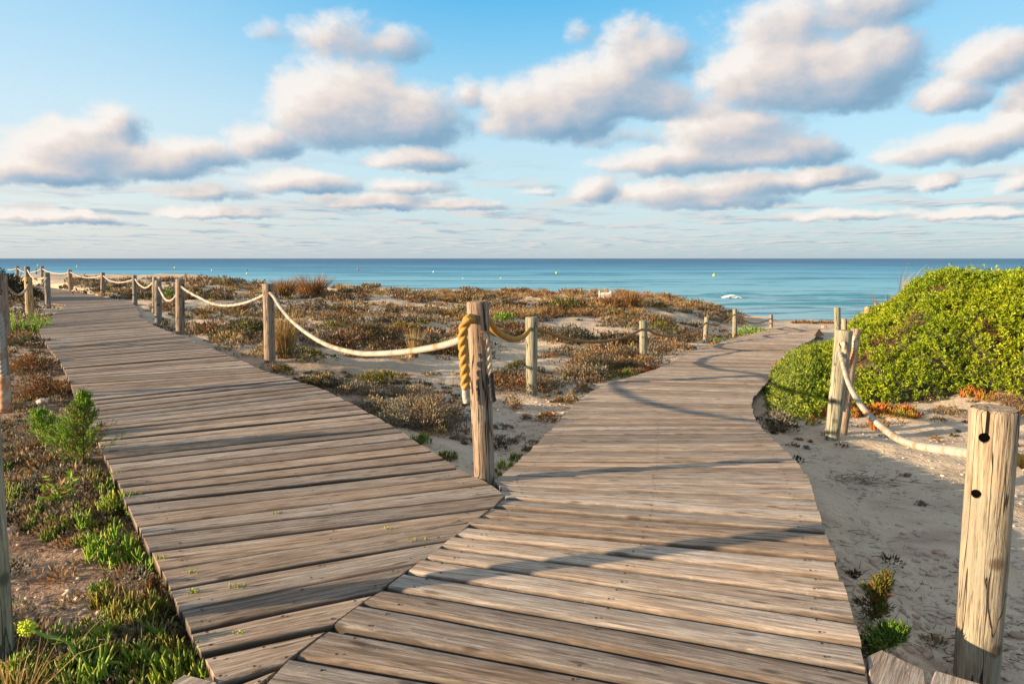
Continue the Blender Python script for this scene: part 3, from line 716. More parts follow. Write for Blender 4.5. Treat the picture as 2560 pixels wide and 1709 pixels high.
# ------------------------------------------------------------------ foliage builders (arrays)
def unit(v): return v / (np.linalg.norm(v, axis=-1, keepdims=True) + 1e-9)
def leaves(P, D, L, W, C, bend=.0):
    """diamond leaves: P base points, D directions, L, W sizes, C colours"""
    n = len(P); D = unit(D); rnd = RNG.normal(size=(n, 3)); S = unit(np.cross(D, rnd)); Nn = np.cross(D, S)
    L = np.broadcast_to(np.asarray(L), (n,))[:, None]; W = np.broadcast_to(np.asarray(W), (n,))[:, None]
    mid = P + D * L * .55
    V = np.stack([P, mid + S * W / 2 + Nn * W * .12, P + D * L + Nn * L * bend, mid - S * W / 2 + Nn * W * .12], 1).reshape(-1, 3)
    Fc = np.arange(4 * n).reshape(n, 4)
    return V, Fc, np.repeat(C, 4, 0)
def fingers(P, D, L, W, C, tipc=None):
    """fat finger leaves: 3-sided tapered prisms with swollen middle"""
    n = len(P); D = unit(D); S = unit(np.cross(D, RNG.normal(size=(n, 3)))); Q = np.cross(D, S)
    L = np.broadcast_to(np.asarray(L), (n,))[:, None]; W = np.broadcast_to(np.asarray(W), (n,))[:, None]
    rings = []
    curve = np.array([0, 0, 1.0]) * L * .12
    for f, w in ((0, .55), (.45, 1.0), (.82, .8)):
        for a in (0, 2.094, 4.189): rings.append(P + D * L * f + curve * f * f + (S * math.cos(a) + Q * math.sin(a)) * W / 2 * w)
    rings.append(P + D * L + curve)
    V = np.stack(rings, 1).reshape(-1, 3); b = np.arange(n)[:, None] * 10
    fs = []
    for l in (0, 3):
        for j in range(3): fs.append(np.concatenate([b+l+j, b+l+(j+1) % 3, b+l+3+(j+1) % 3, b+l+3+j], 1))
    for j in range(3): fs.append(np.concatenate([b+6+j, b+6+(j+1) % 3, b+9, b+9], 1))
    Fq = np.concatenate(fs[:6], 0); tri = np.concatenate(fs[6:], 0)[:, :3]
    CC = np.repeat(C, 10, 0).reshape(n, 10, 3)
    if tipc is not None:
        k = (RNG.random((n, 1, 1)) * .9); CC[:, 6:] = CC[:, 6:] * (1 - k) + np.asarray(tipc) * k
    return V, Fq, CC.reshape(-1, 3), tri
def blades(P, D, L, W, C, droop=.5):
    """curved grass blades: two quads and a tip"""
    n = len(P); D = unit(D); L = np.broadcast_to(np.asarray(L), (n,))[:, None]; W = np.broadcast_to(np.asarray(W), (n,))[:, None]
    S = unit(np.cross(D, RNG.normal(size=(n, 3)))); hz = D * np.array([1, 1, 0]) + RNG.normal(size=(n, 3)) * .15; hz[:, 2] = 0
    rings = []
    for f, w in ((0, 1), (.35, .85), (.7, .6), (1, .12)):
        c = P + D * L * f + hz * L * droop * f * f - np.array([0, 0, 1]) * L * droop * .35 * f * f * f
        rings += [c - S * W / 2 * w, c + S * W / 2 * w]
    V = np.stack(rings, 1).reshape(-1, 3); b = np.arange(n)[:, None] * 8
    Fc = np.concatenate([np.concatenate([b+2*l, b+2*l+1, b+2*l+3, b+2*l+2], 1) for l in range(3)], 0)
    return V, Fc, np.repeat(C, 8, 0)
class Acc:
    def __init__(s): s.V = []; s.F = []; s.C = []; s.n = 0
    def add(s, V, Fc, C, tri=None):
        s.V.append(V); s.C.append(C); s.F.append(Fc + s.n)
        if tri is not None: s.F.append(np.concatenate([tri, tri[:, 2:3]], 1) + s.n)
        s.n += len(V)
    def obj(s, name, parent=None, loc=(0, 0, 0)):
        V = np.concatenate(s.V); Fq = np.concatenate(s.F); C = np.concatenate(s.C)
        deg = Fq[:, 2] == Fq[:, 3]
        me = bpy.data.meshes.new(name)
        q = Fq[~deg]; t = Fq[deg][:, :3]
        me.vertices.add(len(V)); me.vertices.foreach_set('co', V.astype(np.float32).ravel())
        loops = np.concatenate([q.ravel(), t.ravel()]).astype(np.int32)
        starts = np.concatenate([np.arange(len(q)) * 4, len(q) * 4 + np.arange(len(t)) * 3]).astype(np.int32)
        me.loops.add(len(loops)); me.loops.foreach_set('vertex_index', loops)
        me.polygons.add(len(starts)); me.polygons.foreach_set('loop_start', starts)
        me.update(calc_edges=True)
        a = me.color_attributes.new('Col', 'FLOAT_COLOR', 'POINT')
        c = np.ones((len(V), 4), np.float32); c[:, :3] = np.clip(C, 0, 1); a.data.foreach_set('color', c.ravel())
        me.materials.append(M_LEAF)
        o = bpy.data.objects.new(name, me); COL.objects.link(o); o.location = loc
        if parent: o.parent = parent
        return o
PAL = dict(
    brown=[(.125, .068, .034), (.18, .10, .05), (.085, .052, .03), (.24, .15, .08)],
    rust=[(.24, .075, .022), (.17, .062, .025), (.31, .12, .035), (.10, .055, .026), (.17, .15, .04)],
    tan=[(.34, .22, .11), (.27, .18, .095), (.20, .14, .08), (.40, .28, .15), (.21, .18, .10)],
    grey=[(.18, .145, .10), (.24, .20, .14), (.13, .105, .075), (.20, .19, .12)],
    olive=[(.15, .16, .02), (.22, .20, .025), (.09, .10, .018), (.28, .22, .03), (.18, .11, .025)],
    dark=[(.035, .05, .016), (.055, .065, .022), (.07, .055, .025), (.04, .032, .018)],
    green=[(.10, .21, .02), (.17, .30, .025), (.07, .14, .02), (.24, .33, .03)],
    bright=[(.20, .38, .02), (.29, .44, .03), (.13, .27, .02), (.38, .44, .04)],
    orange=[(.52, .17, .03), (.60, .28, .04), (.40, .10, .03), (.36, .34, .04), (.30, .34, .04)],
    red=[(.36, .05, .035), (.44, .11, .05), (.26, .06, .035), (.20, .16, .05)],
    gold=[(.42, .26, .085), (.34, .20, .065), (.50, .35, .14), (.26, .16, .06)],
    foxy=[(.32, .15, .055), (.24, .11, .04), (.38, .22, .085), (.17, .095, .04)],
)
def pick(pal, n, j=.14):
    p = np.array(PAL[pal]); c = p[RNG.integers(0, len(p), n)] * (1 + RNG.normal(0, j, (n, 1))); return np.clip(c, .01, .9)
def cushion(acc, c, w, h, pal, D, dens=1.0, pal2=None):
    """low cushion shrub: upright twiglets with small leaves over a flattened mound of several lobes"""
    leaf = max(.011, D * .0016); n = int(min(5200, max(60, dens * 1.5 * w * max(h, w * .45) / (leaf * leaf * .9))))
    nl = max(2, int(2 + w / .12)); nl = min(nl, 16)
    lx = RNG.normal(0, .28, (nl, 2)) * np.array([w, w * .55]); lr = RNG.uniform(.22, .42, nl) * min(w, h * 3.0); lh = h * RNG.uniform(.55, 1.0, nl) * np.clip(1 - np.abs(lx[:, 0]) / w * .8, .35, 1)
    k = RNG.integers(0, nl, n); a = RNG.uniform(0, 2*np.pi, n); rr = np.sqrt(RNG.random(n)); u = rr * np.abs(RNG.normal(1, .12, n))
    x = lx[k, 0] + np.cos(a) * u * lr[k]; y = lx[k, 1] + np.sin(a) * u * lr[k]
    z = lh[k] * np.sqrt(np.clip(1 - rr * rr, 0.0, 1)) * RNG.uniform(.72, 1.08, n) + .005
    P = np.stack([c[0] + x, c[1] + y, c[2] + z], 1)
    Dr = np.stack([np.cos(a) * rr * .9, np.sin(a) * rr * .9, .55 + RNG.random(n) * .8], 1) + RNG.normal(0, .35, (n, 3))
    C = pick(pal, n)
    if pal2 is not None:
        lk = RNG.random(nl) < .4; m = lk[k] | (RNG.random(n) < .12); C[m] = pick(pal2, int(m.sum()))
    lobes = (.82 + .36 * RNG.random(nl))[k][:, None]; C = C * lobes
    gz = P[:, 2] - leaf * 1.5; P[:, 2] = gz
    acc.add(*leaves(P, Dr, leaf * RNG.uniform(1.6, 3.4, n), leaf * RNG.uniform(.6, 1.1, n), C))
    # dark twigs inside, down to the ground
    m = max(8, n // 14); kk = RNG.integers(0, nl, m); b = np.stack([c[0] + lx[kk, 0] * .7, c[1] + lx[kk, 1] * .7, np.full(m, c[2] - .03)], 1)
    acc.add(*blades(b, np.stack([RNG.normal(0, .7, m), RNG.normal(0, .7, m), np.full(m, .7)], 1), lh[kk] * 1.1 + .02, leaf * .5, pick('brown', m), .2))
def grass(acc, c, w, h, pal, D, n=90, droop=.5, lean=(0, 0)):
    a = RNG.uniform(0, 2*np.pi, n); rr = np.sqrt(RNG.random(n)) * w * .22
    P = np.stack([c[0] + np.cos(a) * rr, c[1] + np.sin(a) * rr, np.full(n, c[2] - .02)], 1)
    sp = .55 * w / max(h, .05)
    Dr = np.stack([np.cos(a) * RNG.random(n) * sp + lean[0], np.sin(a) * RNG.random(n) * sp + lean[1], np.ones(n)], 1)
    acc.add(*blades(P, Dr, h * RNG.uniform(.5, 1.08, n), max(.0035, D * .0007) * RNG.uniform(.8, 1.3, n), pick(pal, n), droop))
def succ(acc, c, w, h, pal, D, n=None, tip=(.5, .3, .06), fl=None, up=1.0):
    """clump of stems each ending in a fan of finger leaves"""
    fl = fl or max(.02, min(h * .55, .06)); ns = max(5, int((w / fl) ** 2 * 1.5)) if n is None else n; ns = min(ns, 260)
    a = RNG.uniform(0, 2*np.pi, ns); rr = np.sqrt(RNG.random(ns)) * w * .5; hh = h * RNG.uniform(.25, .9, ns) * (1 - .5 * (rr / (w * .5 + 1e-6)) ** 2)
    T0 = np.stack([c[0] + np.cos(a) * rr, c[1] + np.sin(a) * rr * .8, c[2] + hh - fl * .6], 1)
    per = 7; P = np.repeat(T0, per, 0) + RNG.normal(0, fl * .12, (ns * per, 3)); P[:, 2] += np.tile(np.linspace(-.35, .2, per), ns) * fl
    Dr = RNG.normal(0, .5, (ns * per, 3)); Dr[:, 2] = up + RNG.random(ns * per) * .6
    Cc = np.repeat(pick(pal, ns, .1), per, 0) * (1 + RNG.normal(0, .1, (ns * per, 1)))
    acc.add(*fingers(P, Dr, fl * RNG.uniform(.7, 1.25, ns * per), max(fl * .15, D * .0009), Cc, tip))
    st = np.stack([c[0] + np.cos(a) * rr * .5, c[1] + np.sin(a) * rr * .4, np.full(ns, c[2] - .03)], 1)
    dv = T0 - st; acc.add(*blades(st, dv, np.linalg.norm(dv, axis=1), max(fl * .06, .0025), pick('tan', ns), 0.0))
def juniper(acc, c, w, h, D, pals=('green', 'olive', 'rust'), nb=26, lean=(0, 0)):
    """upright seedling with feathery sprays"""
    for k in range(nb):
        f = k / nb; z = h * (f ** .9) * .92; L = w * .62 * (1 - f * .93) * RNG.uniform(.7, 1.1); a = RNG.uniform(0, 2*np.pi)
        base = np.array([c[0] + lean[0] * f, c[1] + lean[1] * f, c[2] + z]); d = unit(np.array([math.cos(a), math.sin(a) * .8, .75 + f]))
        m = int(34 * (L / w + .3)) + 10; t = RNG.random(m) ** .7
        pal = pals[0] if RNG.random() < .6 else pals[RNG.integers(0, len(pals))]
        P = base + d * (t * L)[:, None] + RNG.normal(0, .012 + .03 * L, (m, 3)) * (1 - t * .6)[:, None]
        acc.add(*fingers(P, d + RNG.normal(0, .45, (m, 3)), RNG.uniform(.012, .028, m) * (1 + D * .08), max(.0035, D * .0011), pick(pal, m), None))
        acc.add(*blades(base[None], d[None], [L], .005, pick('brown', 1), 0.0))
    acc.add(*blades(np.array([[c[0], c[1], c[2] - .03]]), np.array([[lean[0], lean[1], h]]), [h], .009, pick('brown', 1), 0.0))



# ---- shrubs one can point at: (px, py of the base, width px, height px, kind, label)
SH = [
 (713, 744, 66, 46, 'grassF', 'dark brown tuft of tall dune grass beside the bigger foxy tuft on the crest'),
 (784, 740, 96, 52, 'grassF', 'large foxy brown clump of tall dune grass on the crest against the sea'),
 (852, 729, 30, 22, 'grassG', 'small thin tuft of straw grass on the crest right of the big clump'),
 (892, 733, 66, 16, 'dark', 'low dark green shrub on the crest beside thin straw grass'),
 (621, 835, 78, 42, 'oliveD', 'dark olive shrub with grass stems left of the brown post with white rope'),
 (712, 895, 84, 118, 'grassG', 'tall golden grass tuft right behind the brown post with white rope'),
 (748, 897, 104, 40, 'oliveD', 'dark olive cushion shrub at the foot of the golden grass'),
 (862, 790, 56, 22, 'rust', 'small red brown mound shrub beyond the middle of the white rope'),
 (961, 807, 76, 24, 'grey', 'grey green rounded shrub in the middle of the dune beyond the rust mound'),
 (823, 822, 60, 24, 'olive', 'yellow olive shrub behind the sagging white rope'),
 (905, 836, 128, 34, 'darkO', 'wide dark brown shrub with olive tips above the lowest part of the white rope'),
 (1000, 833, 88, 30, 'oliveR', 'brown shrub with olive crown on the sand edge beyond the white rope'),
 (1040, 807, 70, 24, 'rustT', 'rust coloured shrub beside a tan one near the cracked fork post'),
 (1095, 806, 60, 22, 'tan', 'pale tan shrub just left of the cracked fork post top'),
 (890, 855, 96, 28, 'rust', 'dark rust shrub directly behind the lowest part of the white rope'),
 (945, 957, 110, 34, 'olive', 'bright olive cushion shrub on open sand below the white rope'),
 (1026, 994, 90, 44, 'tan', 'pale straw coloured bushy shrub below the bright olive cushion'),
 (956, 1003, 48, 30, 'greyB', 'small grey brown leafless shrub left of the straw coloured one'),
 (842, 970, 42, 22, 'darkG', 'small dark grey green shrub on sand near the boardwalk edge'),
 (792, 968, 92, 40, 'rustD', 'dark rust shrub spilling towards the boardwalk edge'),
 (688, 932, 66, 30, 'rustO', 'rust and green shrub at the base of the brown post with white rope'),
 (1036, 893, 44, 72, 'grassG', 'upright yellow grass tuft just below the rising end of the white rope'),
 (1132, 1047, 62, 56, 'tanTw', 'twiggy tan shrub immediately left of the cracked fork post'),
 (961, 1027, 24, 15, 'darkG', 'tiny olive seedling alone on bare sand'),
 (1257, 805, 54, 30, 'bright', 'vivid green shrub right of the cracked fork post top'),
 (1280, 830, 78, 30, 'rust', 'russet cushion shrub directly below the vivid green one'),
 (1146, 790, 46, 30, 'rustO', 'orange brown shrub behind the cracked fork post'),
 (1425, 853, 134, 46, 'darkG', 'large grey and brown shrub under the long brown rope'),
 (1552, 855, 100, 34, 'rust', 'red brown cushion shrub left of the pale post in grey scrub'),
 (1651, 823, 60, 26, 'olive', 'olive round shrub on the slope right of the pale post in grey scrub'),
 (1420, 774, 92, 38, 'oliveD', 'olive and dark shrub on the dune crest'),
 (1575, 768, 72, 42, 'grassF', 'reddish tall grass clump on the crest beside the white board'),
 (1528, 768, 64, 32, 'grassF', 'brown grass clump in front of the white board'),
 (1636, 769, 62, 22, 'darkO', 'dark olive shrub at the seaward end of the crest'),
 (1298, 928, 62, 34, 'olive', 'yellow green shrub on the sand left of the greenish post with the rust stain'),
 (1258, 942, 54, 26, 'dark', 'dark green shrub between the fork post and the rust-stained post'),
 (1353, 934, 28, 22, 'dark', 'little dark green shrub right behind the rust-stained post'),
 (1455, 950, 92, 50, 'tan', 'tan dry shrub right of the rust-stained post'),
 (1520, 930, 130, 46, 'darkR', 'spreading dark brown shrub behind the tan one'),
 (1462, 973, 50, 24, 'tan', 'small tan cushion shrub in front of the dark spreading shrub'),
 (1566, 944, 50, 24, 'oliveY', 'yellow green cushion near the boardwalk edge beside red succulents'),
 (1519, 950, 34, 20, 'olive', 'little green cushion between the tan shrub and the yellow green one'),
 (1622, 931, 56, 15, 'red', 'low red succulents along the edge of the walk to the beach'),
 (1397, 1005, 32, 18, 'rustO', 'small orange olive cushion beside a straw shrub at the plank edge'),
 (1432, 1008, 50, 32, 'tan', 'straw shrub touching the edge of the walk to the beach'),
 (1279, 1020, 56, 30, 'tanB', 'tan and brown shrub just right of the black rope sleeve'),
 (1380, 1054, 68, 30, 'rustO', 'rust and olive shrub at the plank edge below the straw shrub'),
 (1320, 1047, 40, 14, 'grey', 'flat grey shrub on pebbly sand'),
 (1253, 1124, 52, 28, 'darkG', 'dark olive shrub right of the foot of the fork post'),
 (1256, 1073, 50, 20, 'grey', 'small grey shrub on pebbles right of the fork post'),
 (1802, 858, 42, 18, 'bright', 'small bright green plant at the plank edge below the leaning post'),
 (1879, 840, 80, 28, 'bright', 'larger bright green plant at the plank edge near the last posts'),
 (425, 747, 38, 30, 'green', 'upright green shrub between the thin pale post and the brown post'),
 (367, 748, 40, 22, 'dark', 'dark green shrub left of the thin pale post'),
 (235, 735, 56, 22, 'darkR', 'dark brown shrub on sand before the slender post'),
 (415, 820, 30, 26, 'darkG', 'grey shrub at the foot of the round brown post'),
 (496, 788, 50, 20, 'rustO', 'rust and olive cushion right of the round brown post'),
 (75, 871, 88, 38, 'darkR', 'dark brown cushion under the bright green seedling shrub by the walk'),
 (92, 930, 118, 56, 'rust', 'large rust red cushion at the inner edge of the walk to the dunes'),
 (104, 994, 136, 64, 'rust', 'lowest rust red cushion beside the plank edge and the pale stone'),
 (1930, 1076, 96, 72, 'darkG', 'shaded grey green shrub under the curved edge of the walk'),
 (2380, 1040, 62, 28, 'tanB', 'small dry tan shrub on bright sand near the big knotty post'),
 (2318, 998, 54, 28, 'tan', 'pale dead shrub at the foot of the green bush'),
 (2520, 1013, 80, 30, 'rustT', 'brown dry shrub right behind the top of the big knotty post'),
 (1990, 1155, 26, 18, 'green', 'tiny green plant by itself at the edge of the right hand planks'),
 (1950, 975, 70, 36, 'grey', 'grey green shrub between the plank edge and the yellow green shrubs'),
 (2000, 895, 60, 26, 'oliveY', 'yellow green shrub spilling over the planks near the beach end'),
]
KIND = dict(dark=('dark', None), oliveD=('dark', 'olive'), rust=('rust', None), grey=('grey', None), olive=('olive', None), darkO=('brown', 'olive'), oliveR=('olive', 'rust'),
            rustT=('rust', 'tan'), tan=('tan', None), greyB=('grey', 'brown'), darkG=('dark', 'grey'), rustD=('rust', 'dark'), rustO=('rust', 'olive'), bright=('bright', 'green'),
            darkR=('brown', 'dark'), oliveY=('olive', 'green'), tanB=('tan', 'brown'), green=('green', 'dark'))
for (px, py, w, h, kd, lab) in SH:
    p = at(px, py); D = p[1]; s = D / F; W, H = w * s, h * s
    acc = Acc(); c = np.zeros(3); nm = 'shrub'; cat = 'shrub'
    if kd.startswith('grass'):
        grass(acc, c, W * .9, H * (1.3 if kd[-1] == 'F' else 1.25), 'foxy' if kd[-1] == 'F' else 'gold', D, n=420 if w > 60 else 130, droop=.35); nm = 'grass_tuft'; cat = 'grass'
        if w > 60 and kd[-1] == 'F': cushion(acc, c, W * .95, H * .62, 'foxy', D, .5, 'brown')
    elif kd == 'red': succ(acc, c, W, H, 'red', D, tip=(.5, .2, .1)); nm = 'succulent'; cat = 'plant'
    elif kd == 'tanTw':
        grass(acc, c, W, H, 'tan', D, n=130, droop=.2); cushion(acc, c, W * .7, H * .55, 'tan', D, .5, 'grey')
    else:
        a, b = KIND[kd]; cushion(acc, c, W * 1.02, H * 1.05, a, D, 1.0, b)
    o = acc.obj(nm, loc=tuple(p)); tag(o, lab, cat, 'grass tufts on the dunes' if cat == 'grass' else 'low shrubs on the dunes')

# leafy seedling shrub at the left
p = at(72, 836); s = p[1] / F; acc = Acc()
for k in range(60):
    a = RNG.uniform(0, 6.28); r_ = math.sqrt(RNG.random()) * 55 * s; hh = RNG.uniform(.35, 1) * 54 * s
    b = np.array([math.cos(a) * r_, math.sin(a) * r_, 0]); m = 14; t = np.linspace(.3, 1, m)
    P = b + np.array([[math.cos(a) * .15, math.sin(a) * .15, 1]]) * (t * hh)[:, None]
    acc.add(*leaves(P, RNG.normal(0, .6, (m, 3)) + np.array([0, 0, .8]), .05, .02, pick('bright', m)))
tag(acc.obj('shrub', loc=tuple(p)), 'bright green leafy shrub around the sunlit orange post', 'shrub')

# ---- dark bush at the far left
def lobed_bush(name, centre, lobes, pal, pal2, nleaf, lsz, label, cat='bush'):
    root = empty(name, tuple(centre)); tag(root, label, cat)
    acc = Acc()
    for (x, y, z, rx, ry, rzz) in lobes:
        n = int(nleaf * (rx * rzz) / sum(l[3] * l[5] for l in lobes)); v = unit(RNG.normal(size=(n, 3))); v[:, 2] = np.abs(v[:, 2])
        q = RNG.uniform(.72, 1.06, (n, 1)); P = np.array([x, y, z]) + v * np.array([rx, ry, rzz]) * q
        C = pick(pal, n); m = RNG.random(n) < .3; C[m] = pick(pal2, int(m.sum()))
        acc.add(*leaves(P, v + RNG.normal(0, .5, (n, 3)) + np.array([0, 0, .3]), lsz * RNG.uniform(.7, 1.4, n), lsz * .4, C))
    acc.obj('foliage', root)
    a2 = Acc(); m = 40; a2.add(*blades(RNG.normal(0, .3, (m, 3)) * [1, 1, 0], RNG.normal(0, .8, (m, 3)) + np.array([0, 0, 1]), lobes[0][5] * .9, .03, pick('brown', m), .1)); a2.obj('branches', root)
    return root
lobed_bush('bush', (-15.6, 20.5, -.15), [(-.5, 0, 0, 1.0, 1.1, 1.28), (.3, .1, 0, .75, 1.0, .88), (.85, 0, 0, .6, .8, .55), (-1.9, 0, 0, 1.5, 1.3, 1.4)], 'dark', 'brown', 26000, .085, 'dark bush behind the posts at the far left edge')

# ---- the big green bush mound
BX = [(2040, 868, 838), (2085, 1000, 806), (2100, 1040, 797), (2130, 1050, 790), (2180, 1040, 757), (2230, 1020, 722), (2280, 1015, 690), (2330, 1005, 676), (2390, 1000, 671), (2440, 990, 680), (2500, 998, 684), (2560, 1005, 682), (2700, 1010, 690), (2900, 1030, 700)]
# plan outline of its foot and the height of its back, both in metres
foot = np.array([at(*p)[:2] for p in ((1905, 985), (1930, 1040), (1990, 1060), (2060, 1050), (2140, 1030), (2230, 1018), (2320, 1005), (2400, 990), (2480, 990), (2560, 1000), (2750, 1020))])
def bush_top(x, y):
    """height of the foliage above z = 0; crest line runs at depth about 9.5 m and falls towards the beach walk"""
    a = x / y * F + 1280
    hz = np.interp(a, [1880, 1920, 1950, 1990, 2033, 2058, 2088, 2116, 2134, 2174, 2226, 2257, 2287, 2330, 2390, 2440, 2500, 2560, 2900], [1020, 985, 930, 893, 874, 876, 864, 842, 815, 785, 758, 732, 704, 682, 676, 684, 688, 687, 705])
    D0 = np.interp(a, [1880, 2000, 2100, 2200, 2350, 2560, 2900], [9.0, 10.0, 11.0, 10.8, 10.2, 9.6, 9.4])
    ztop = CAM[2] - (hz - 646) / F * D0 * 1.0
    g = ground(x, y)
    yf = np.interp(x / y, foot[:, 0] / foot[:, 1], foot[:, 1])       # depth of the foot on this bearing
    f = np.clip((y - yf) / (D0 - yf), 0, 1.6)
    rise = np.where(f < 1, 1 - (1 - f) ** 1.75, np.clip(1 - ((f - 1) / .6) ** 2, 0, 1))
    lk = np.clip((ztop + .35) / 1.0, .18, 1)
    lump = (fbm(x * 1.1, y * 1.1, 61, 3) - .5) * .42 * lk * np.clip(rise * 2.2, 0, 1) * np.clip((1.15 - f) * 2.0, .12, 1) + (fbm(x * 3.3, y * 3.3, 67, 2) - .5) * .40 * lk * np.clip(rise * 3, 0, 1) * np.clip((1.3 - f), .3, 1)
    lowg = np.minimum(g, ztop)
    z = lowg + .06 + (ztop - lowg - .06) * rise + lump
    return z, f, a
root = empty('bush', (6.0, 8.5, -.2)); tag(root, 'large vivid green bush mound covering the dune beside the walk to the beach', 'bush')
# woody ground under the leaves
na, nb = 150, 90
A = np.linspace(1885, 2950, na); Fy = np.linspace(0, 1.5, nb)
AA, FF = np.meshgrid(A, Fy, indexing='ij'); rat = (AA - 1280) / F
yf = np.interp(rat, foot[:, 0] / foot[:, 1], foot[:, 1]); D0 = np.interp(AA, [1880, 2000, 2100, 2200, 2350, 2560, 2900], [9.0, 10.0, 11.0, 10.8, 10.2, 9.6, 9.4])
YY = yf + FF * (D0 - yf); XX = rat * YY; ZZ, _, _ = bush_top(XX, YY); ZZ = ZZ - .12 - .05 * vnoise(XX * 9, YY * 9)
i = np.arange(na - 1)[:, None] * nb + np.arange(nb - 1)[None]
M_INNER = simple_mat('bush_inner_twigs', (.035, .03, .015), (.09, .075, .035), 25, .9, .8)
mesh_obj('branches', np.stack([XX, YY, ZZ], -1).reshape(-1, 3) - np.array([6.0, 8.5, -.2]), np.stack([i, i+nb, i+nb+1, i+1], -1).reshape(-1, 4), M_INNER, root, smooth=True)
def green_leaves():
    acc = Acc(); n = 24000
    a = RNG.uniform(1890, 2930, n); f = RNG.random(n) ** .8 * 1.22
    rat = (a - 1280) / F; yf = np.interp(rat, foot[:, 0] / foot[:, 1], foot[:, 1]); D0 = np.interp(a, [1880, 2000, 2100, 2200, 2350, 2560, 2900], [9.0, 10.0, 11.0, 10.8, 10.2, 9.6, 9.4])
    y = yf + f * (D0 - yf); x = rat * y; z, _, _ = bush_top(x, y)
    # gaps where brown twigs show
    gap = fbm(x * .9 + 3, y * .9, 91, 4); bald = np.exp(-(((a - 2240) / 60) ** 2 + ((f - .42) / .13) ** 2)) * .28 + np.exp(-(((a - 2180) / 60) ** 2 + ((f - .98) / .12) ** 2)) * .22
    keep = ((gap + bald) < .765) | ((RNG.random(n) < .35) & (gap < .765)); drop = ~keep
    x2, y2, z2 = x[drop], y[drop], z[drop]
    x, y, z, a, f = x[keep], y[keep], z[keep], a[keep], f[keep]; n = len(x)
    e = .05; zx = (bush_top(x + e, y)[0] - z) / e; zy = (bush_top(x, y + e)[0] - z) / e
    nrm = unit(np.stack([-zx, -zy, np.ones(n)], 1)); nrm[np.abs(zx) + np.abs(zy) > 6] = (0, -.5, .85)
    z = z - RNG.random(n) ** 2 * .13 + (RNG.random(n) < .06) * RNG.random(n) * .09
    T0 = np.stack([x, y, z], 1); per = 9
    tone = fbm(x * 1.7, y * 1.7, 15, 3)
    base = np.array([(.165, .26, .010)]) * (1 - tone[:, None]) * 1.0 + np.array([(.42, .45, .014)]) * tone[:, None]
    base = base * RNG.uniform(.7, 1.2, (n, 1)); yel = RNG.random(n) < .05; base[yel] = (.40, .36, .03); drk = RNG.random(n) < .12; base[drk] = (.07, .13, .012)
    gl = sstep(2130, 1960, a)[:, None] * .4; base = base * (1 - gl) + np.array([(.19, .21, .08)]) * gl
    ax = unit(nrm * .55 + np.array([-.25, -.35, .75]) + RNG.normal(0, .28, (n, 3)))
    P = np.repeat(T0, per, 0) + np.repeat(ax, per, 0) * np.tile(np.linspace(0, .05, per), n)[:, None]
    Dr = np.repeat(ax, per, 0) * .75 + RNG.normal(0, .55, (n * per, 3))
    C = np.repeat(base, per, 0) * RNG.uniform(.75, 1.2, (n * per, 1))
    acc.add(*leaves(P - np.array([6.0, 8.5, -.2]), Dr, RNG.uniform(.026, .052, n * per), RNG.uniform(.010, .018, n * per), C, .1))
    acc.obj('foliage', root)
    tw = Acc(); m = len(x2); q = min(m, 6000); P = np.stack([x2, y2, z2 - .10], 1)[:q]
    tw.add(*blades(P - np.array([6.0, 8.5, -.2]), RNG.normal(0, .8, (q, 3)) + np.array([-.2, -.3, .8]), RNG.uniform(.08, .2, q), .006, pick('foxy', q) * .9, .3))
    tw.obj('twigs', root)
green_leaves()
# straw plumes on its flank
acc = Acc(); p = np.array(pix3(2266, 728, 11.0)); 
grass(acc, np.zeros(3), .55, .62, 'gold', 10, n=34, droop=.5, lean=(.25, 0)); grass(acc, np.array([-.3, 0, -.35]), .5, .4, 'foxy', 10, n=60, droop=.3); grass(acc, np.array([-.65, 0, -.6]), .6, .3, 'foxy', 10, n=70, droop=.3)
tag(acc.obj('grass_tuft', loc=tuple(p)), 'thin wispy straw grass standing above the flank of the big green bush', 'grass')
acc = Acc(); p = np.array(pix3(2140, 792, 10.5)); grass(acc, np.zeros(3), .05, .46, 'foxy', 10, n=3, droop=.1); tag(acc.obj('grass_tuft', loc=tuple(p)), 'single tall dry stem before the sea left of the green bush', 'grass')

# ---- ice plant, orange and green, at the foot of the bush
for i_, (px, py, w, h, pal, lab) in enumerate([
    (2140, 1040, 70, 34, 'orange', 'orange ice plant clump behind the foot of the leaning pale post'), (2200, 1036, 80, 34, 'orange', 'orange ice plant clump under the white rope'),
    (2262, 1042, 84, 34, 'orange', 'orange green ice plant tongue reaching out over bright sand'), (2190, 1072, 50, 24, 'orange', 'small low ice plant sprawl right below the white rope'),
    (2428, 994, 60, 30, 'orange', 'yellow orange ice plant tuft above the big knotty post'), (2472, 1000, 60, 22, 'orange', 'ice plant strip directly behind the big knotty post top'),
    (2552, 1040, 50, 30, 'orange', 'ice plant clump right of the big knotty post top'), (1942, 930, 66, 26, 'orange', 'orange red ice plant spilling onto the planks of the beach walk'),
    (2028, 1064, 34, 30, 'orange', 'small single orange green ice plant on sand left of the leaning pale post'), (1985, 1030, 70, 34, 'orange', 'mixed orange ice plant under yellow green shoots near the plank edge'),
    (2060, 1045, 50, 30, 'orange', 'brown orange ice plant at the left side of the leaning post')]):
    p = at(px, py); s = p[1] / F; acc = Acc(); succ(acc, np.zeros(3), w * s, h * s, pal, p[1], tip=(.6, .14, .04), fl=.055)
    tag(acc.obj('ice_plant', loc=tuple(p)), lab, 'plant', 'ice plants at the foot of the green bush')
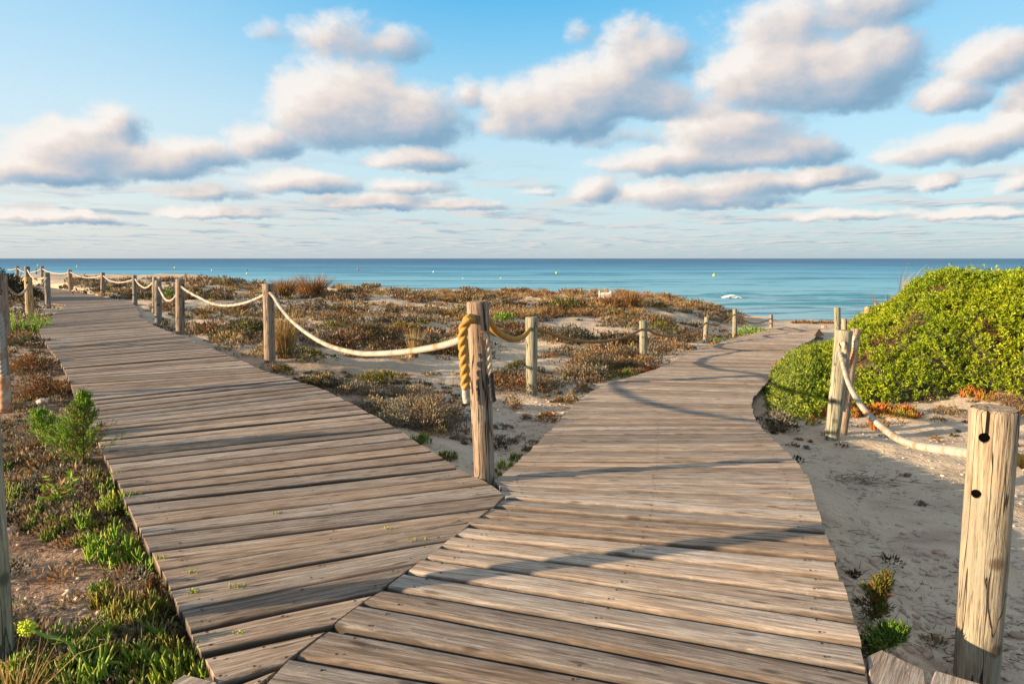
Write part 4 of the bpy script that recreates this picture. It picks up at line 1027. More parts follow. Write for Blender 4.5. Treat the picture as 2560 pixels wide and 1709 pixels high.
for (px, py, w, h, lab) in ((1990, 1000, 90, 60, 'yellow green leafy shoots left of the leaning pale post'), (2050, 1000, 70, 60, 'yellow green leafy shoots just behind the leaning pale post')):
    p = at(px, py); s = p[1] / F; acc = Acc(); succ(acc, np.zeros(3), w * s, h * s, 'bright', p[1], tip=(.5, .45, .06), fl=.05)
    tag(acc.obj('shrub', loc=tuple(p)), lab, 'shrub')

# ---- succulents close to the camera
for (px, py, w, h, pal, lab) in [
    (271, 1238, 84, 66, 'green', 'upper finger-leaved plant touching the plank edge below the juniper seedling'), (296, 1292, 108, 71, 'bright', 'green finger-leaved plant leaning on the plank corner'),
    (216, 1340, 48, 75, 'bright', 'small upright finger-leaved plant standing apart on litter'), (290, 1405, 132, 105, 'bright', 'broad yellow green finger-leaved plant in the middle of the plank side'),
    (358, 1440, 72, 69, 'green', 'sparse finger-leaved plant squeezed against the plank ends'),
    (345, 1570, 144, 105, 'olive', 'yellow tipped finger-leaved plant at the edge of bare sand'), (270, 1712, 228, 149, 'green', 'dark green spreading finger-leaved plant behind the flower stalk'),
    (420, 1740, 204, 138, 'green', 'deep green finger-leaved mass under the plank ends at the picture foot'),
    (448, 1688, 96, 82, 'bright', 'orange tipped finger-leaved plant low at the plank side'), (505, 1715, 84, 57, 'bright', 'lowest bright finger-leaved plant under the last plank end'),
    (1240, 1195, 40, 30, 'green', 'green sprout in the notch between the two boardwalks'), (1262, 1172, 44, 28, 'bright', 'green succulent clump just right of the fork post foot'),
    (1292, 1152, 44, 26, 'green', 'green succulent clump at the plank edge above the fork'), (1318, 1128, 30, 18, 'tan', 'pale succulent at the plank edge nearest the sea above the fork'),
    (960, 1068, 50, 20, 'green', 'low pale green succulent along the edge of the walk to the dunes'), (1050, 1108, 60, 26, 'green', 'grey green succulent beside the edge just left of the fork post'), (1120, 1150, 56, 26, 'olive', 'olive succulent in the corner left of the fork post foot')]:
    p = at(px, py); s = p[1] / F; acc = Acc(); succ(acc, np.zeros(3), w * s, h * s, pal, p[1], tip=(.42, .40, .06), fl=.062 if py > 1190 and px < 600 else .03)
    if px < 600: cushion(acc, np.zeros(3), w * s * .9, h * s * .45, 'brown', p[1], .25, 'grey')
    tag(acc.obj('succulent', loc=tuple(p)), lab, 'plant', 'finger-leaved plants along the planks')
# juniper seedlings
for (px, py, w, h, lean, nb, pals, lab) in [(208, 1172, 190, 210, (.04, 0), 84, ('bright', 'green', 'rust'), 'tall feathery juniper seedling leaning over the plank edge'),
        (140, 1130, 150, 110, (-.12, 0), 50, ('bright', 'green', 'green'), 'smaller feathery green seedling spreading left of the tall one'),
        (2172, 1550, 110, 130, (.06, 0), 44, ('olive', 'green', 'rust'), 'small juniper seedling with red shoots at the plank edge on the sand side'),
        (2186, 1645, 130, 80, (.1, 0), 40, ('green', 'dark', 'green'), 'flat dark juniper sprig beside the odd board end')]:
    p = at(px, py); s = p[1] / F; acc = Acc(); juniper(acc, np.zeros(3), w * s, h * s, p[1], pals, nb, lean)
    tag(acc.obj('juniper', loc=tuple(p)), lab, 'seedling', 'juniper seedlings by the planks')
# broad-leaved seedling with browned leaves
p = at(140, 1275); s = p[1] / F; acc = Acc()
for k in range(13):
    a = RNG.uniform(0, 6.28); L = RNG.uniform(60, 125) * s; d = unit(np.array([math.cos(a) * .55, math.sin(a) * .4, 1.0])); m = 11; t = np.linspace(.25, 1, m)
    C = pick('bright' if k % 3 else 'foxy', m); acc.add(*leaves(d * (t * L)[:, None], RNG.normal(0, .6, (m, 3)) + np.array([0, 0, .35]), .055, .014, C, .15))
    acc.add(*blades(np.zeros((1, 3)), d[None], [L], .004, pick('foxy', 1), 0))
tag(acc.obj('seedling', loc=tuple(p)), 'leafy seedling with some brown leaves below the feathery seedlings', 'seedling')
# red brown dead sprig
p = at(385, 1530); s = p[1] / F; acc = Acc(); juniper(acc, np.zeros(3), 60 * s, 90 * s, p[1], ('rust', 'foxy', 'rust'), 16); tag(acc.obj('dead_sprig', loc=tuple(p)), 'rust red dead sprig against the plank ends', 'seedling')
# flower
p = at(255, 1700); fD = p[1]
fl = empty('flower', tuple(p)); tag(fl, 'yellow green flower head on a long bent stalk beside the greenish post', 'flower')
def loc_(px, py, D): return pix3(px, py, D) - p
pts = resample([loc_(300, 1655, fD), loc_(230, 1655, fD-.01), loc_(195, 1643, fD-.03), (loc_(168, 1602, fD-.05)), loc_(120, 1590, fD-.06), loc_(82, 1576, fD-.08)], 40)
M_STALK = simple_mat('flower_stalk', (.13, .24, .04), (.2, .32, .06), 30); M_YEL = simple_mat('flower_yellow', (.42, .50, .03), (.62, .66, .05), 60)
V, Fc = sweep(pts, .0058, 8, 3, .1, 0); mesh_obj('stalk', V, Fc, M_STALK, fl, smooth=True)
bm = bmesh.new(); hc = loc_(68, 1568, fD-.08)
for k in range(150):
    v = unit(RNG.normal(size=3)); v = v * RNG.uniform(.4, 1.0) * np.array([.030, .022, .026]); bmesh.ops.create_icosphere(bm, subdivisions=1, radius=.0042 * RNG.uniform(.7, 1.3), matrix=Matrix.Translation(Vector((hc + v).tolist())))
me = bpy.data.meshes.new('flower_head'); bm.to_mesh(me); bm.free(); me.materials.append(M_YEL); o = bpy.data.objects.new('flower_head', me); COL.objects.link(o); o.parent = fl
acc = Acc(); j0 = loc_(168, 1602, fD-.05); m = 10
acc.add(*fingers(np.repeat(j0[None], m, 0), RNG.normal(0, .6, (m, 3)) + np.array([.2, 0, .6]), .06, .006, pick('green', m))); acc.obj('leaf', fl)
# dry grass at the foot of the near edge post
for (px, py, w, h, lab) in ((30, 1790, 240, 330, 'dry straw grass at the foot of the greenish post in the picture corner'), (330, 1760, 160, 130, 'thin dry straw blades among the dark green finger leaves')):
    p = at(px, py); s = p[1] / F; acc = Acc(); grass(acc, np.zeros(3), w * s, h * s, 'gold', p[1], n=44, droop=.8); grass(acc, np.zeros(3), w * s, h * s * .6, 'foxy', p[1], n=60, droop=.9)
    tag(acc.obj('grass_tuft', loc=tuple(p)), lab, 'grass')
# sprouts between the planks
for (px, py, w, lab) in ((341, 1234, 26, 'near the green finger-leaved plant'), (402, 1396, 26, 'nearest the plank ends above the bare sand'), (475, 1433, 30, 'yellow with a dry leaf'), (488, 1480, 30, 'round and green'),
        (592, 1466, 42, 'longest of the left hand planks'), (597, 1584, 42, 'lowest of them all'), (975, 1322, 24, 'upright, close to the seam of the two decks'), (1049, 1350, 52, 'widest, lying at the seam of the two decks'), (692, 1285, 22, 'in the middle of the planks, tiny and yellow')):
    q = P0(px, py); D = q[1]; s = D / F; acc = Acc(); n = 12; x = RNG.uniform(-.5, .5, n) * w * s
    acc.add(*fingers(np.stack([x, x * .18, np.full(n, -.012)], 1), RNG.normal(0, .4, (n, 3)) + np.array([0, 0, 1]), RNG.uniform(.018, .032, n), .005, pick('bright', n), (.6, .5, .05)))
    tag(acc.obj('sprout', loc=(q[0], q[1], 0)), 'green sprout growing between planks, ' + lab, 'plant', 'sprouts between the planks')

# ------------------------------------------------------------------ stuff: scrub cover, pebbles, twigs
def scatter_cover(name, n, pals, seed, th, sz, region, label):
    acc = Acc(); N0 = 9000
    px = RNG.uniform(-60, 2620, N0); py = 700 + 420 * RNG.random(N0) ** 1.5
    x, y, z, ins, dd = hit_many(px, py); w = sz[0] + (sz[1] - sz[0]) * 1.25 * RNG.random(N0) ** 1.6
    near = sstep(12.5, 7.8, y) * .25
    ok = ~ins & (dd > w * .45) & (y < 44) & (z > SEA + .35) & (fbm(x * .55, y * .55, seed, 3) > th + near) & (y > 5.4) & (px < 1850)
    for k in np.nonzero(ok)[0][:n]:
        pl = pals[RNG.integers(0, len(pals))]
        cushion(acc, np.array([x[k], y[k], z[k]]), w[k], w[k] * RNG.uniform(.28, .5), pl[0], y[k] * 1.15, .62, pl[1])
    o = acc.obj(name); tag(o, label, 'scrub', kind='stuff')
mid = None
scatter_cover('scrub', 720, [('brown', 'dark'), ('rust', 'brown'), ('foxy', 'tan'), ('grey', 'brown'), ('dark', 'olive'), ('brown', 'rust'), ('brown', 'grey')], 41, .475, (.22, .75), mid, 'dry brown scrub covering the dunes between the two boardwalks')
scatter_cover('dry_scrub', 620, [('tan', 'grey'), ('grey', None), ('tan', 'brown'), ('gold', 'tan')], 47, .47, (.15, .5), mid, 'pale dead scrub scattered over the sand of the dunes')
def far_grass():
    acc = Acc(); n = 1700; px = np.where(RNG.random(n) < .3, RNG.uniform(150, 1830, n), RNG.uniform(900, 1850, n)); py = RNG.uniform(702, 800, n); x, y, z, ins, dd = hit_many(px, py)
    ok = (y > 17) & (y < 40) & (z > SEA + .5) & ~ins & ((px > 560) | (RNG.random(n) < .25)) & ((fbm(x * .4, y * .4, 17, 2) > .45) | ((y > 27) & (x > -6)))
    for k in np.nonzero(ok)[0]:
        grass(acc, np.array([x[k], y[k], z[k]]), RNG.uniform(.4, .9), RNG.uniform(.16, .34), 'gold' if RNG.random() < .5 else 'foxy', y[k], n=34, droop=.4)
    o = acc.obj('dune_grass'); tag(o, 'golden dune grass along the crest before the sea', 'grass', kind='stuff')
far_grass()
def near_cover():
    acc = Acc(); n = 5200; side = RNG.random(n) * .95
    px = np.where(side < .5, RNG.uniform(-40, 400, n), np.where(side < .8, RNG.uniform(700, 1500, n), RNG.uniform(1880, 2560, n)))
    py = np.where(side < .5, RNG.uniform(800, 1700, n), np.where(side < .8, RNG.uniform(930, 1190, n), RNG.uniform(1000, 1650, n)))
    x, y, z, ins, dd = hit_many(px, py); r1, r2 = RNG.random(n), RNG.random(n)
    ok = ~ins & (dd > .06) & ~((px < 400) & (py > 1340) & (py < 1610) & (px < 330) & (r1 < .95)) & ~((px > 1880) & (py > 1130) & (r2 < .9))
    ok &= ~((px > 1880) & (py > 1080) & (RNG.random(n) < .6))
    ok &= ~((px > 700) & (px < 1500) & (fbm(x * 1.2, y * 1.2, 3, 2) < .5))
    for k in np.nonzero(ok)[0][:1100]:
        w = RNG.uniform(.05, .15) * (1.6 if px[k] < 400 else 1)
        pl = [('brown', 'grey'), ('grey', None), ('tan', 'grey'), ('dark', 'brown'), ('foxy', 'tan')][RNG.integers(0, 5)]
        cushion(acc, np.array([x[k], y[k], z[k]]), w, w * .4, pl[0], max(y[k], 3.0), .4, pl[1])
    tag(acc.obj('undergrowth'), 'small dead tufts and litter on the sand beside the planks', 'scrub', kind='stuff')
near_cover()
def verge():
    acc = Acc(); n = 900; px = RNG.uniform(-20, 470, n); py = RNG.uniform(1130, 1720, n); x, y, z, ins, dd = hit_many(px, py)
    ok = ~ins & (dd > .03) & (dd < .55 + .25 * fbm(x * 3, y * 3, 5, 2)) & (fbm(x * 2.2, y * 2.2, 81, 2) > .46) & (x < -1)
    ok &= (y > 3.2) | (dd < .22) | (py > 1610)
    ok |= ~ins & (py > 1630) & (dd > .03) & (x < -.8) & (RNG.random(n) < .6)
    for k in np.nonzero(ok)[0][:150]:
        if RNG.random() < .6: succ(acc, np.array([x[k], y[k], z[k]]), RNG.uniform(.06, .16), RNG.uniform(.05, .12), ('green', 'bright', 'olive')[RNG.integers(0, 3)], y[k], tip=(.42, .40, .06), fl=.045)
        else: grass(acc, np.array([x[k], y[k], z[k]]), .18, RNG.uniform(.08, .2), ('gold', 'foxy', 'tan')[RNG.integers(0, 3)], y[k], n=14, droop=.7)
    tag(acc.obj('verge_plants'), 'mixed low greenery and straw along the plank ends', 'plants', kind='stuff')
verge()
def pebbles():
    ico = bmesh.new(); bmesh.ops.create_icosphere(ico, subdivisions=1, radius=1); iv = np.array([v.co[:] for v in ico.verts]); ifc = np.array([[v.index for v in f.verts] for f in ico.faces]); ico.free()
    n = 4200; m = RNG.random(n)
    rg = [(.42, 1890, 2600, 1080, 1720, .017), (.68, 1180, 1420, 990, 1170, .020), (.85, -20, 480, 980, 1700, .014), (1.01, 700, 1300, 930, 1190, .014)]
    px = np.zeros(n); py = np.zeros(n); mx = np.zeros(n); lo = 0
    for (p, a, b, c, d, q) in rg:
        k = (m >= lo) & (m < p); px[k] = RNG.uniform(a, b, k.sum()); py[k] = RNG.uniform(c, d, k.sum()); mx[k] = q; lo = p
    x, y, z, ins, dd = hit_many(px, py); VV = []; FF_ = []; b = 0
    for k in np.nonzero(~ins)[0]:
        r = mx[k] * RNG.random() ** 3.0 + .0035
        if px[k] > 2380 and RNG.random() < .5: r *= 1.3
        v = iv * (1 + RNG.normal(0, .17, (len(iv), 1))) * np.array([r * RNG.uniform(.8, 1.6), r, r * .55]); a = RNG.uniform(0, 6.28)
        v = v @ np.array([[math.cos(a), math.sin(a), 0], [-math.sin(a), math.cos(a), 0], [0, 0, 1]]) + np.array([x[k], y[k], z[k] + r * .1])
        VV.append(v); FF_.append(ifc + b); b += len(iv)
    o = mesh_obj('pebbles', np.concatenate(VV), np.concatenate(FF_), M_PEB); tag(o, 'pinkish pebbles and stone chips strewn on the sand', 'pebbles', kind='stuff')
pebbles()
def twigs():
    acc = Acc(); n = 2400; m = RNG.random(n)
    px = np.where(m < .5, RNG.uniform(1900, 2560, n), np.where(m < .75, RNG.uniform(850, 1450, n), RNG.uniform(0, 420, n)))
    py = np.where(m < .5, RNG.uniform(1030, 1700, n), np.where(m < .75, RNG.uniform(900, 1150, n), RNG.uniform(1000, 1700, n)))
    x, y, z, ins, dd = hit_many(px, py); ok = ~ins & (fbm(x * 1.5, y * 1.5, 57, 3) > .5)
    P = list(np.stack([x, y, z + .006], 1)[ok]); k = len(P); a = RNG.normal(.3, .8, k); Dd = list(np.stack([np.cos(a), np.sin(a), RNG.normal(.05, .12, k)], 1)); L = list(RNG.uniform(.015, .075, k))
    h0 = at(2130, 1205)                       # a heap of dark twigs
    for k in range(240):
        P.append((h0[0] + RNG.normal(0, .22), h0[1] + RNG.normal(0, .09), h0[2] + RNG.random() * .03)); a = RNG.normal(0.2, .9); Dd.append((math.cos(a), math.sin(a), RNG.normal(0.1, .2))); L.append(RNG.uniform(.04, .13))
    acc.add(*blades(np.array(P), np.array(Dd), np.array(L), .0036, pick('brown', len(P)) * .6, .2))
    tag(acc.obj('twig_litter'), 'dark broken twigs and dry litter on the sand', 'litter', kind='stuff')
twigs()

# ------------------------------------------------------------------ single stones, beach objects
def stone(px, py, wpx, mat, label, zs=.5):
    p = at(px, py); r = wpx * p[1] / F / 2; bm = bmesh.new(); bmesh.ops.create_icosphere(bm, subdivisions=3, radius=1)
    for v in bm.verts:
        k = 1 + .35 * (float(vnoise(v.co.x * 1.6 + px, v.co.y * 1.6 + v.co.z * 1.3)) - .5) + .12 * (float(vnoise(v.co.x * 5, v.co.z * 5 + px)) - .5)
        v.co = Vector((v.co.x * r * k, v.co.y * r * .8 * k, v.co.z * r * zs * 1.4 * k))
    me = bpy.data.meshes.new('stone'); bm.to_mesh(me); bm.free(); me.materials.append(mat); o = bpy.data.objects.new('stone', me); COL.objects.link(o); o.location = p + np.array([0, 0, r * .15]); tag(o, label, 'stone')
stone(106, 1010, 34, M_PALE_STONE, 'pale rough stone below the lowest rust red cushion')
stone(30, 1335, 38, M_STONE, 'reddish angular stone beside the greenish post at the picture edge', .8)
stone(2186, 1413, 32, M_STONE, 'rounded reddish stone on the shaded sand beside the planks', .6)
stone(2345, 1385, 34, M_STONE, 'flat reddish stone left of the big knotty post', .35)
stone(1245, 1058, 16, M_PALE_STONE, 'white pebble right of the fork post', .6)
stone(2060, 819, 14, M_STONE, 'small orange lump on the beach sand', .5)
# white board on the crest
p = at(1512, 752); s = p[1] / F; w = 24 * s; M_WHITE = simple_mat('white_paint', (.62, .58, .50), (.8, .77, .7), 12)
def box(bm, c, d): bmesh.ops.create_cube(bm, size=1, matrix=Matrix.Translation(c) @ Matrix.Diagonal((*d, 1)))
bm = bmesh.new(); box(bm, (0, 0, .30), (w, .05, .55)); box(bm, (-w/2 - .03, 0, .3), (.05, .07, .66)); box(bm, (w/2 + .03, 0, .3), (.05, .07, .66)); box(bm, (0, -.035, .48), (w*.96, .02, .06))
me = bpy.data.meshes.new('panel'); bm.to_mesh(me); bm.free(); me.materials.append(M_WHITE); o = bpy.data.objects.new('white_board', me); COL.objects.link(o)
topz = pix3(1512, 727, p[1])[2]; o.location = (p[0], p[1], topz - .63); tag(o, 'weathered white board standing in the grass on the dune crest', 'board')
# broken board end beyond the bush
D = 19.0; c = pix3(2048, 848, D); s = D / F
bm = bmesh.new(); vs = [(-18*s, 0, 0), (10*s, 0, -.02), (14*s, .05, .12), (-2*s, 0, 27*s)]
a = [bm.verts.new(v) for v in vs]; b_ = [bm.verts.new((v[0], v[1] + .06, v[2])) for v in vs]
bm.faces.new(a); bm.faces.new(b_[::-1])
for i in range(4): bm.faces.new((a[i], b_[i], b_[(i+1) % 4], a[(i+1) % 4]))
me = bpy.data.meshes.new('broken_board'); bm.to_mesh(me); bm.free(); me.materials.append(M_BEAM); o = bpy.data.objects.new('broken_board', me); COL.objects.link(o); o.location = c; tag(o, 'dark triangular broken board sticking up beside the beach end of the walk', 'board')
# heap of seaweed on the beach
acc = Acc(); p = at(2052, 808)
for k in range(40):
    x = RNG.uniform(-1.1, 1.3); cushion(acc, np.array([x, RNG.normal(0, .15), 0]), .3, .13, 'foxy', 24, .6, 'brown')
tag(acc.obj('seaweed_heap', loc=tuple(p)), 'brown heap of dry seaweed on the beach at the water edge', 'seaweed')

# ------------------------------------------------------------------ buoys
def buoy(px, py, dpx, col, label):
    d = ray(px, py); t = (SEA + .1 - CAM[2]) / d[2]; c = CAM + d * t; r = dpx * t / F / 2
    root = empty('buoy', (c[0], c[1], SEA)); tag(root, label, 'buoy', 'buoys on the sea')
    m, nt, b = new_mat('buoy_paint'); b.inputs['Base Color'].default_value = (*col, 1); b.inputs['Roughness'].default_value = .4
    bm = bmesh.new(); bmesh.ops.create_uvsphere(bm, u_segments=16, v_segments=10, radius=r, matrix=Matrix.Translation((0, 0, r * .6)))
    me = bpy.data.meshes.new('float'); bm.to_mesh(me); bm.free(); me.materials.append(m); me.polygons.foreach_set('use_smooth', [True]*len(me.polygons))
    o = bpy.data.objects.new('float', me); COL.objects.link(o); o.parent = root
    bm = bmesh.new(); bmesh.ops.create_cone(bm, cap_ends=True, segments=10, radius1=r*.3, radius2=r*.2, depth=r*.8, matrix=Matrix.Translation((0, 0, r * 1.8)))
    me = bpy.data.meshes.new('top_cap'); bm.to_mesh(me); bm.free(); me.materials.append(m); o = bpy.data.objects.new('top_cap', me); COL.objects.link(o); o.parent = root
Yw, Rd, Wh, Gn = (.62, .62, .02), (.6, .03, .04), (.8, .8, .78), (.03, .16, .08)
for a in ((95, 664, 3.5, Yw, 'faint yellow buoy seen just past the thin brown post'), (193, 667, 4, Yw, 'yellow buoy on the sea just beyond the slender dark post'), (437, 670, 4, Yw, 'yellow buoy above the round brown post'),
          (530, 676, 4, Yw, 'yellow buoy between the two brown posts'), (618, 675, 3.5, Gn, 'small dark green buoy just above a yellow one'), (618, 684, 4.5, Yw, 'yellow buoy just below the dark green one'),
          (895, 675, 5, Rd, 'the only red buoy on the sea'), (1084, 680, 4, Wh, 'white buoy between the red buoy and the fork post'), (1391, 683, 5, Yw, 'yellow buoy alone in the middle of the sea'),
          (1785, 689, 6.5, Yw, 'largest yellow buoy, beyond the breaking wave'), (1157, 695, 2.5, Wh, 'tiny white float just left of the fork post'), (1252, 694, 2.5, Wh, 'tiny white float just right of the fork post')): buoy(*a)
# ------------------------------------------------------------------ breaking wave
d = ray(1826, 741); t = (SEA + .15 - CAM[2]) / d[2]; cx, cy = d[0] * t, t; s = t / F
M_FOAM = simple_mat('foam', (.72, .75, .76), (.88, .88, .87), 6, .8, .5)
bm = bmesh.new()
for k in range(260):
    f = RNG.uniform(-1, 1); r = RNG.uniform(.03, .09) * (1 - .5 * abs(f)); x = f * 21 * s
    bmesh.ops.create_icosphere(bm, subdivisions=1, radius=r, matrix=Matrix.Translation((x, RNG.normal(-.35, .22) , (.08 + .20 * (1 - abs(f) ** 2) * RNG.random()))) @ Matrix.Diagonal((2.2, 1.2, .8, 1)))
me = bpy.data.meshes.new('foam'); bm.to_mesh(me); bm.free(); me.materials.append(M_FOAM); o = bpy.data.objects.new('wave_foam', me); COL.objects.link(o); o.location = (cx, cy, SEA); tag(o, 'white foam crest of the one breaking wave', 'wave')

# ------------------------------------------------------------------ sky and sun
SUN_EL, SHADOW_AZ = R(12.5), R(16)          # shadows point (cos, sin) of SHADOW_AZ in plan
sd = bpy.data.lights.new('sun', 'SUN'); sd.energy = 5.0; sd.angle = R(.55); sd.color = (1.0, .78, .51)
so = bpy.data.objects.new('sun', sd); COL.objects.link(so)
ldir = Vector((math.cos(SHADOW_AZ) * math.cos(SUN_EL), math.sin(SHADOW_AZ) * math.cos(SUN_EL), -math.sin(SUN_EL)))
so.rotation_euler = (-ldir).to_track_quat('Z', 'Y').to_euler()
W = bpy.data.worlds.new('World'); SC.world = W; W.use_nodes = True; nt = W.node_tree; N = NT(nt); bg = nt.nodes['Background']
sky = nt.nodes.new('ShaderNodeTexSky'); sky.sky_type = 'NISHITA'; sky.sun_disc = False; sky.sun_elevation = SUN_EL
tosun = -ldir; sky.sun_rotation = math.atan2(tosun.x, tosun.y); sky.air_density = 1.0; sky.dust_density = .6; sky.ozone_density = 2.2; sky.altitude = 0
dirv = N.vm('NORMALIZE', N.coord('Generated')); dx, dy, dz = N.sep(dirv)[0], N.sep(dirv)[1], N.sep(dirv)[2]
az = N.math('ARCTAN2', dx, dy); el = N.math('ARCSINE', dz)
p_ = N.comb(az, el)
def blob(cx, cy, rx, ry, k=1.0):
    cx, cy, rx, ry = (v * 2560 / 2349 for v in (cx, cy, rx, ry))
    d = ray(cx, cy); d = d / np.linalg.norm(d); a, e = math.atan2(d[0], d[1]), math.asin(d[2]); c = math.cos(math.atan2(cx - 1280, F)) ** 1.6
    return a, e, 1.12 * rx / F * c, 1.12 * ry / F * math.cos(math.atan2(cx - 1280, F)), k
BL = [blob(*b) for b in [
 (780, 235, 165, 105, 1.15), (930, 268, 150, 72, 1.0), (850, 290, 120, 45, .8), (740, 262, 130, 60, .8),
 (780, 85, 110, 50, .55), (900, 105, 90, 40, .5), (620, 70, 60, 30, .25),
 (170, 330, 150, 60, 1.1), (270, 285, 75, 50, 1.0), (120, 385, 170, 45, 1.0), (330, 370, 170, 50, 1.0), (450, 350, 120, 38, .85), (600, 325, 85, 45, .95), (20, 390, 90, 40, .8),
 (1270, 250, 170, 75, 1.2), (1400, 190, 150, 85, 1.1), (1500, 130, 100, 60, .8), (1430, 90, 60, 50, .55), (1180, 230, 90, 60, .9), (1520, 230, 90, 45, .8), (1070, 215, 40, 35, .6),
 (1760, 165, 150, 90, 1.2), (1920, 165, 190, 95, 1.2), (2030, 130, 80, 70, .9), (1790, 60, 150, 75, .7), (1950, 25, 180, 50, .7), (1330, 75, 50, 40, .35),
 (1680, 300, 170, 55, 1.0), (1560, 365, 190, 38, 1.0), (1790, 345, 140, 45, 1.0), (1620, 250, 90, 30, .6), (1420, 315, 120, 25, .5),
 (1520, 440, 110, 32, .9), (1370, 435, 60, 32, .85), (1700, 425, 160, 32, .9), (1880, 405, 100, 30, .9), (1620, 460, 200, 22, .7),
 (2270, 140, 110, 60, 1.0), (2190, 215, 90, 42, .85), (2340, 215, 50, 50, .7), (2260, 330, 120, 48, 1.0), (2120, 345, 110, 38, .8), (2340, 300, 90, 60, 1.0), (2150, 415, 52, 22, .8), (2340, 415, 50, 28, .7),
 (690, 418, 140, 30, 1.0), (960, 365, 120, 28, .9), (860, 460, 150, 20, .85), (1050, 470, 110, 17, .8), (940, 425, 100, 20, .7), (470, 440, 100, 22, .7), (500, 490, 150, 17, .8), (120, 497, 180, 17, .8),
 (1950, 492, 160, 15, .8), (2230, 492, 150, 15, .8), (1230, 438, 50, 12, .5)]]
def make_field():
    g = bpy.data.node_groups.new('cloud_field', 'ShaderNodeTree')
    g.interface.new_socket('P', in_out='INPUT', socket_type='NodeSocketVector'); g.interface.new_socket('Fac', in_out='OUTPUT', socket_type='NodeSocketFloat'); g.interface.new_socket('Form', in_out='OUTPUT', socket_type='NodeSocketFloat')
    gi = g.nodes.new('NodeGroupInput'); go = g.nodes.new('NodeGroupOutput'); G = NT(g)
    P = gi.outputs[0]
    wn = G.noise(P, 22, 4, .6, 0, 'Color'); wv = G.vm('MULTIPLY', G.vm('SUBTRACT', wn, (.5, .5, .5)), (.050, .026, 0)); Q = G.vm('ADD', P, wv)
    acc = None; num = None; den = None
    for (a, e, rx, ry, k) in BL:
        e2 = e - ry * .22; ry2 = ry * 1.22
        v = G.vm('MULTIPLY_ADD', Q, (1/rx, 1/ry2, 0), (-a/rx, -e2/ry2, 0))
        v2 = G.vm('MINIMUM', v, G.vm('MULTIPLY', v, (1.0, 1.75, 1)))
        d = G.math('MULTIPLY_ADD', G.vm('DOT_PRODUCT', v2, v2), -1.0 * max(k, .55), 1.0 * k)
        acc = d if acc is None else G.math('SMOOTH_MAX', acc, d, .15)
        w = G.math('POWER', G.math('MAXIMUM', G.math('ADD', d, .35), 0.001), 3.0)
        f = G.math('MULTIPLY', w, G.vm('DOT_PRODUCT', v, (-.42, .62, 0)))
        num = f if num is None else G.math('ADD', num, f); den = w if den is None else G.math('ADD', den, w)
    n = G.noise(G.mapping(P, (1, 1.5, 1)), 15, 7, .52, .2)
    n2 = G.noise(G.mapping(P, (1, 1.5, 1), (3, 1, 0)), 48, 6, .62)
    f = G.math('ADD', acc, G.math('MULTIPLY_ADD', n, 1.25, -.60)); f = G.math('ADD', f, G.math('MULTIPLY_ADD', n2, .55, -.275))
    G.l.new(f, go.inputs[0]); G.l.new(G.math('DIVIDE', num, den), go.inputs[1]); return g
GF = make_field()
def field(P):
    q = nt.nodes.new('ShaderNodeGroup'); q.node_tree = GF; nt.links.new(P, q.inputs[0]); return q.outputs[0], q.outputs[1]
f0, form = field(p_); f1, _ = field(N.vm('ADD', p_, (-.022, .014, 0)))
dens = N.mr(f0, -.12, .62)
lit = N.mr(N.math('ADD', N.math('MULTIPLY', form, 1.15), N.math('MULTIPLY', N.math('SUBTRACT', f0, f1), .42)), -.46, .60, 0, 1, False)
# small far clouds on a level layer, flattening towards the horizon
zz = N.math('ADD', N.math('MAXIMUM', dz, 0.0), .022)
lay = N.comb(N.math('DIVIDE', dx, zz), N.math('DIVIDE', dy, zz))
ln0 = N.noise(N.mapping(lay, (.8, .6, 1)), 1.0, 6, .58, .3); ln1 = N.noise(N.mapping(lay, (.8, .6, 1), (-.35, -.2, 0)), 1.0, 6, .55, .3)
band = N.math('MULTIPLY', N.mr(el, R(.1), R(1.2), .25, 1), N.mr(el, R(4.5), R(9.0), 1, 0))
ldens = N.math('MULTIPLY', N.mr(ln0, .45, .60, 0, .82), band)
llit = N.mr(N.math('SUBTRACT', ln0, ln1), -.09, .09)
EXPO = 1.3; KK = .12 * 2 ** EXPO
def lin(v): v = v / 255; return v / 12.92 if v <= .04045 else ((v + .055) / 1.055) ** 2.4
def disp(r, g, b): return tuple(lin(v) / KK / 4 for v in (r, g, b))      # ramps hold a quarter, scaled back below
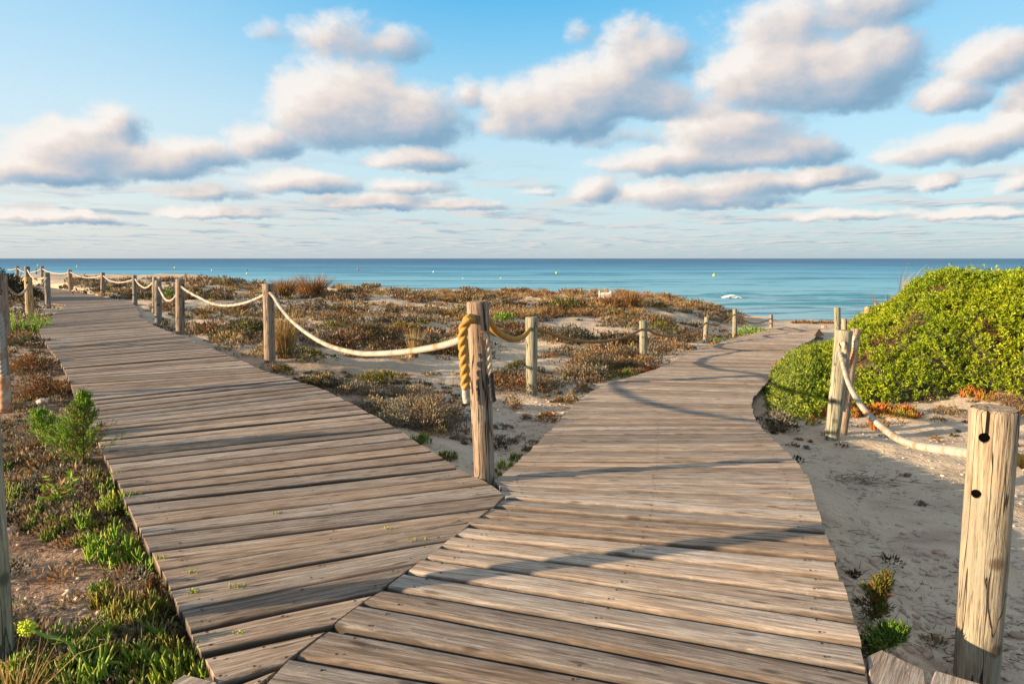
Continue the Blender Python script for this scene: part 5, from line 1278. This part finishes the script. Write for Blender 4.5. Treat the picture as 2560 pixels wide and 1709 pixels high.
def four(c): return N.mix(1.0, c, (4, 4, 4), 'MULTIPLY')
elr = N.mr(el, 0, R(20), 0, 1, False)
rl = N.ramp(elr, [(0, disp(196, 206, 216)), (.12, disp(218, 224, 226)), (.3, disp(222, 234, 238)), (.55, disp(206, 232, 244)), (.8, disp(178, 222, 246)), (1, disp(152, 212, 245))])
rc = N.ramp(elr, [(0, disp(180, 200, 214)), (.12, disp(200, 216, 226)), (.3, disp(200, 228, 238)), (.55, disp(186, 225, 243)), (.8, disp(134, 206, 243)), (1, disp(86, 188, 240))])
rr_ = N.ramp(elr, [(0, disp(160, 188, 206)), (.12, disp(184, 210, 222)), (.3, disp(198, 228, 238)), (.55, disp(178, 222, 242)), (.8, disp(150, 212, 243)), (1, disp(130, 204, 243))])
g_ = N.mix(N.mr(az, R(-36), R(-2), 0, 1), rl, rc); g_ = N.mix(N.mr(az, R(2), R(34), 0, 1), g_, rr_)
base = N.mix(N.mr(el, R(18), R(50), .85, 0), sky.outputs[0], four(g_))
cl = four(N.ramp(lit, [(0, disp(132, 168, 196)), (.25, disp(162, 184, 204)), (.45, disp(194, 198, 208)), (.65, disp(226, 216, 212)), (.85, disp(243, 231, 223)), (1, disp(253, 245, 238))]))
far = four(N.ramp(llit, [(0, disp(160, 184, 202)), (1, disp(226, 222, 220))]))
base = N.mix(N.mr(el, R(22), R(60), 0, .62), base, four((disp(226, 218, 208) + (1,))[:3]))  # pale overhead sky, out of view, added so the shade turns less blue
c = N.mix(ldens, base, far)
c = N.mix(N.math('MULTIPLY', dens, N.mr(f0, 0, 1.0, .75, .96)), c, cl)
c = N.mix(N.mr(el, R(-1.0), R(-.1), 1, 0), c, (.12, .3, .4))
nt.links.new(c, bg.inputs['Color']); bg.inputs['Strength'].default_value = .12

vs = SC.view_settings; vs.view_transform = 'Standard'; vs.look = 'None'; vs.exposure = EXPO; vs.gamma = 1
SC.cycles.max_bounces = 6; SC.cycles.diffuse_bounces = 3; SC.cycles.transparent_max_bounces = 4
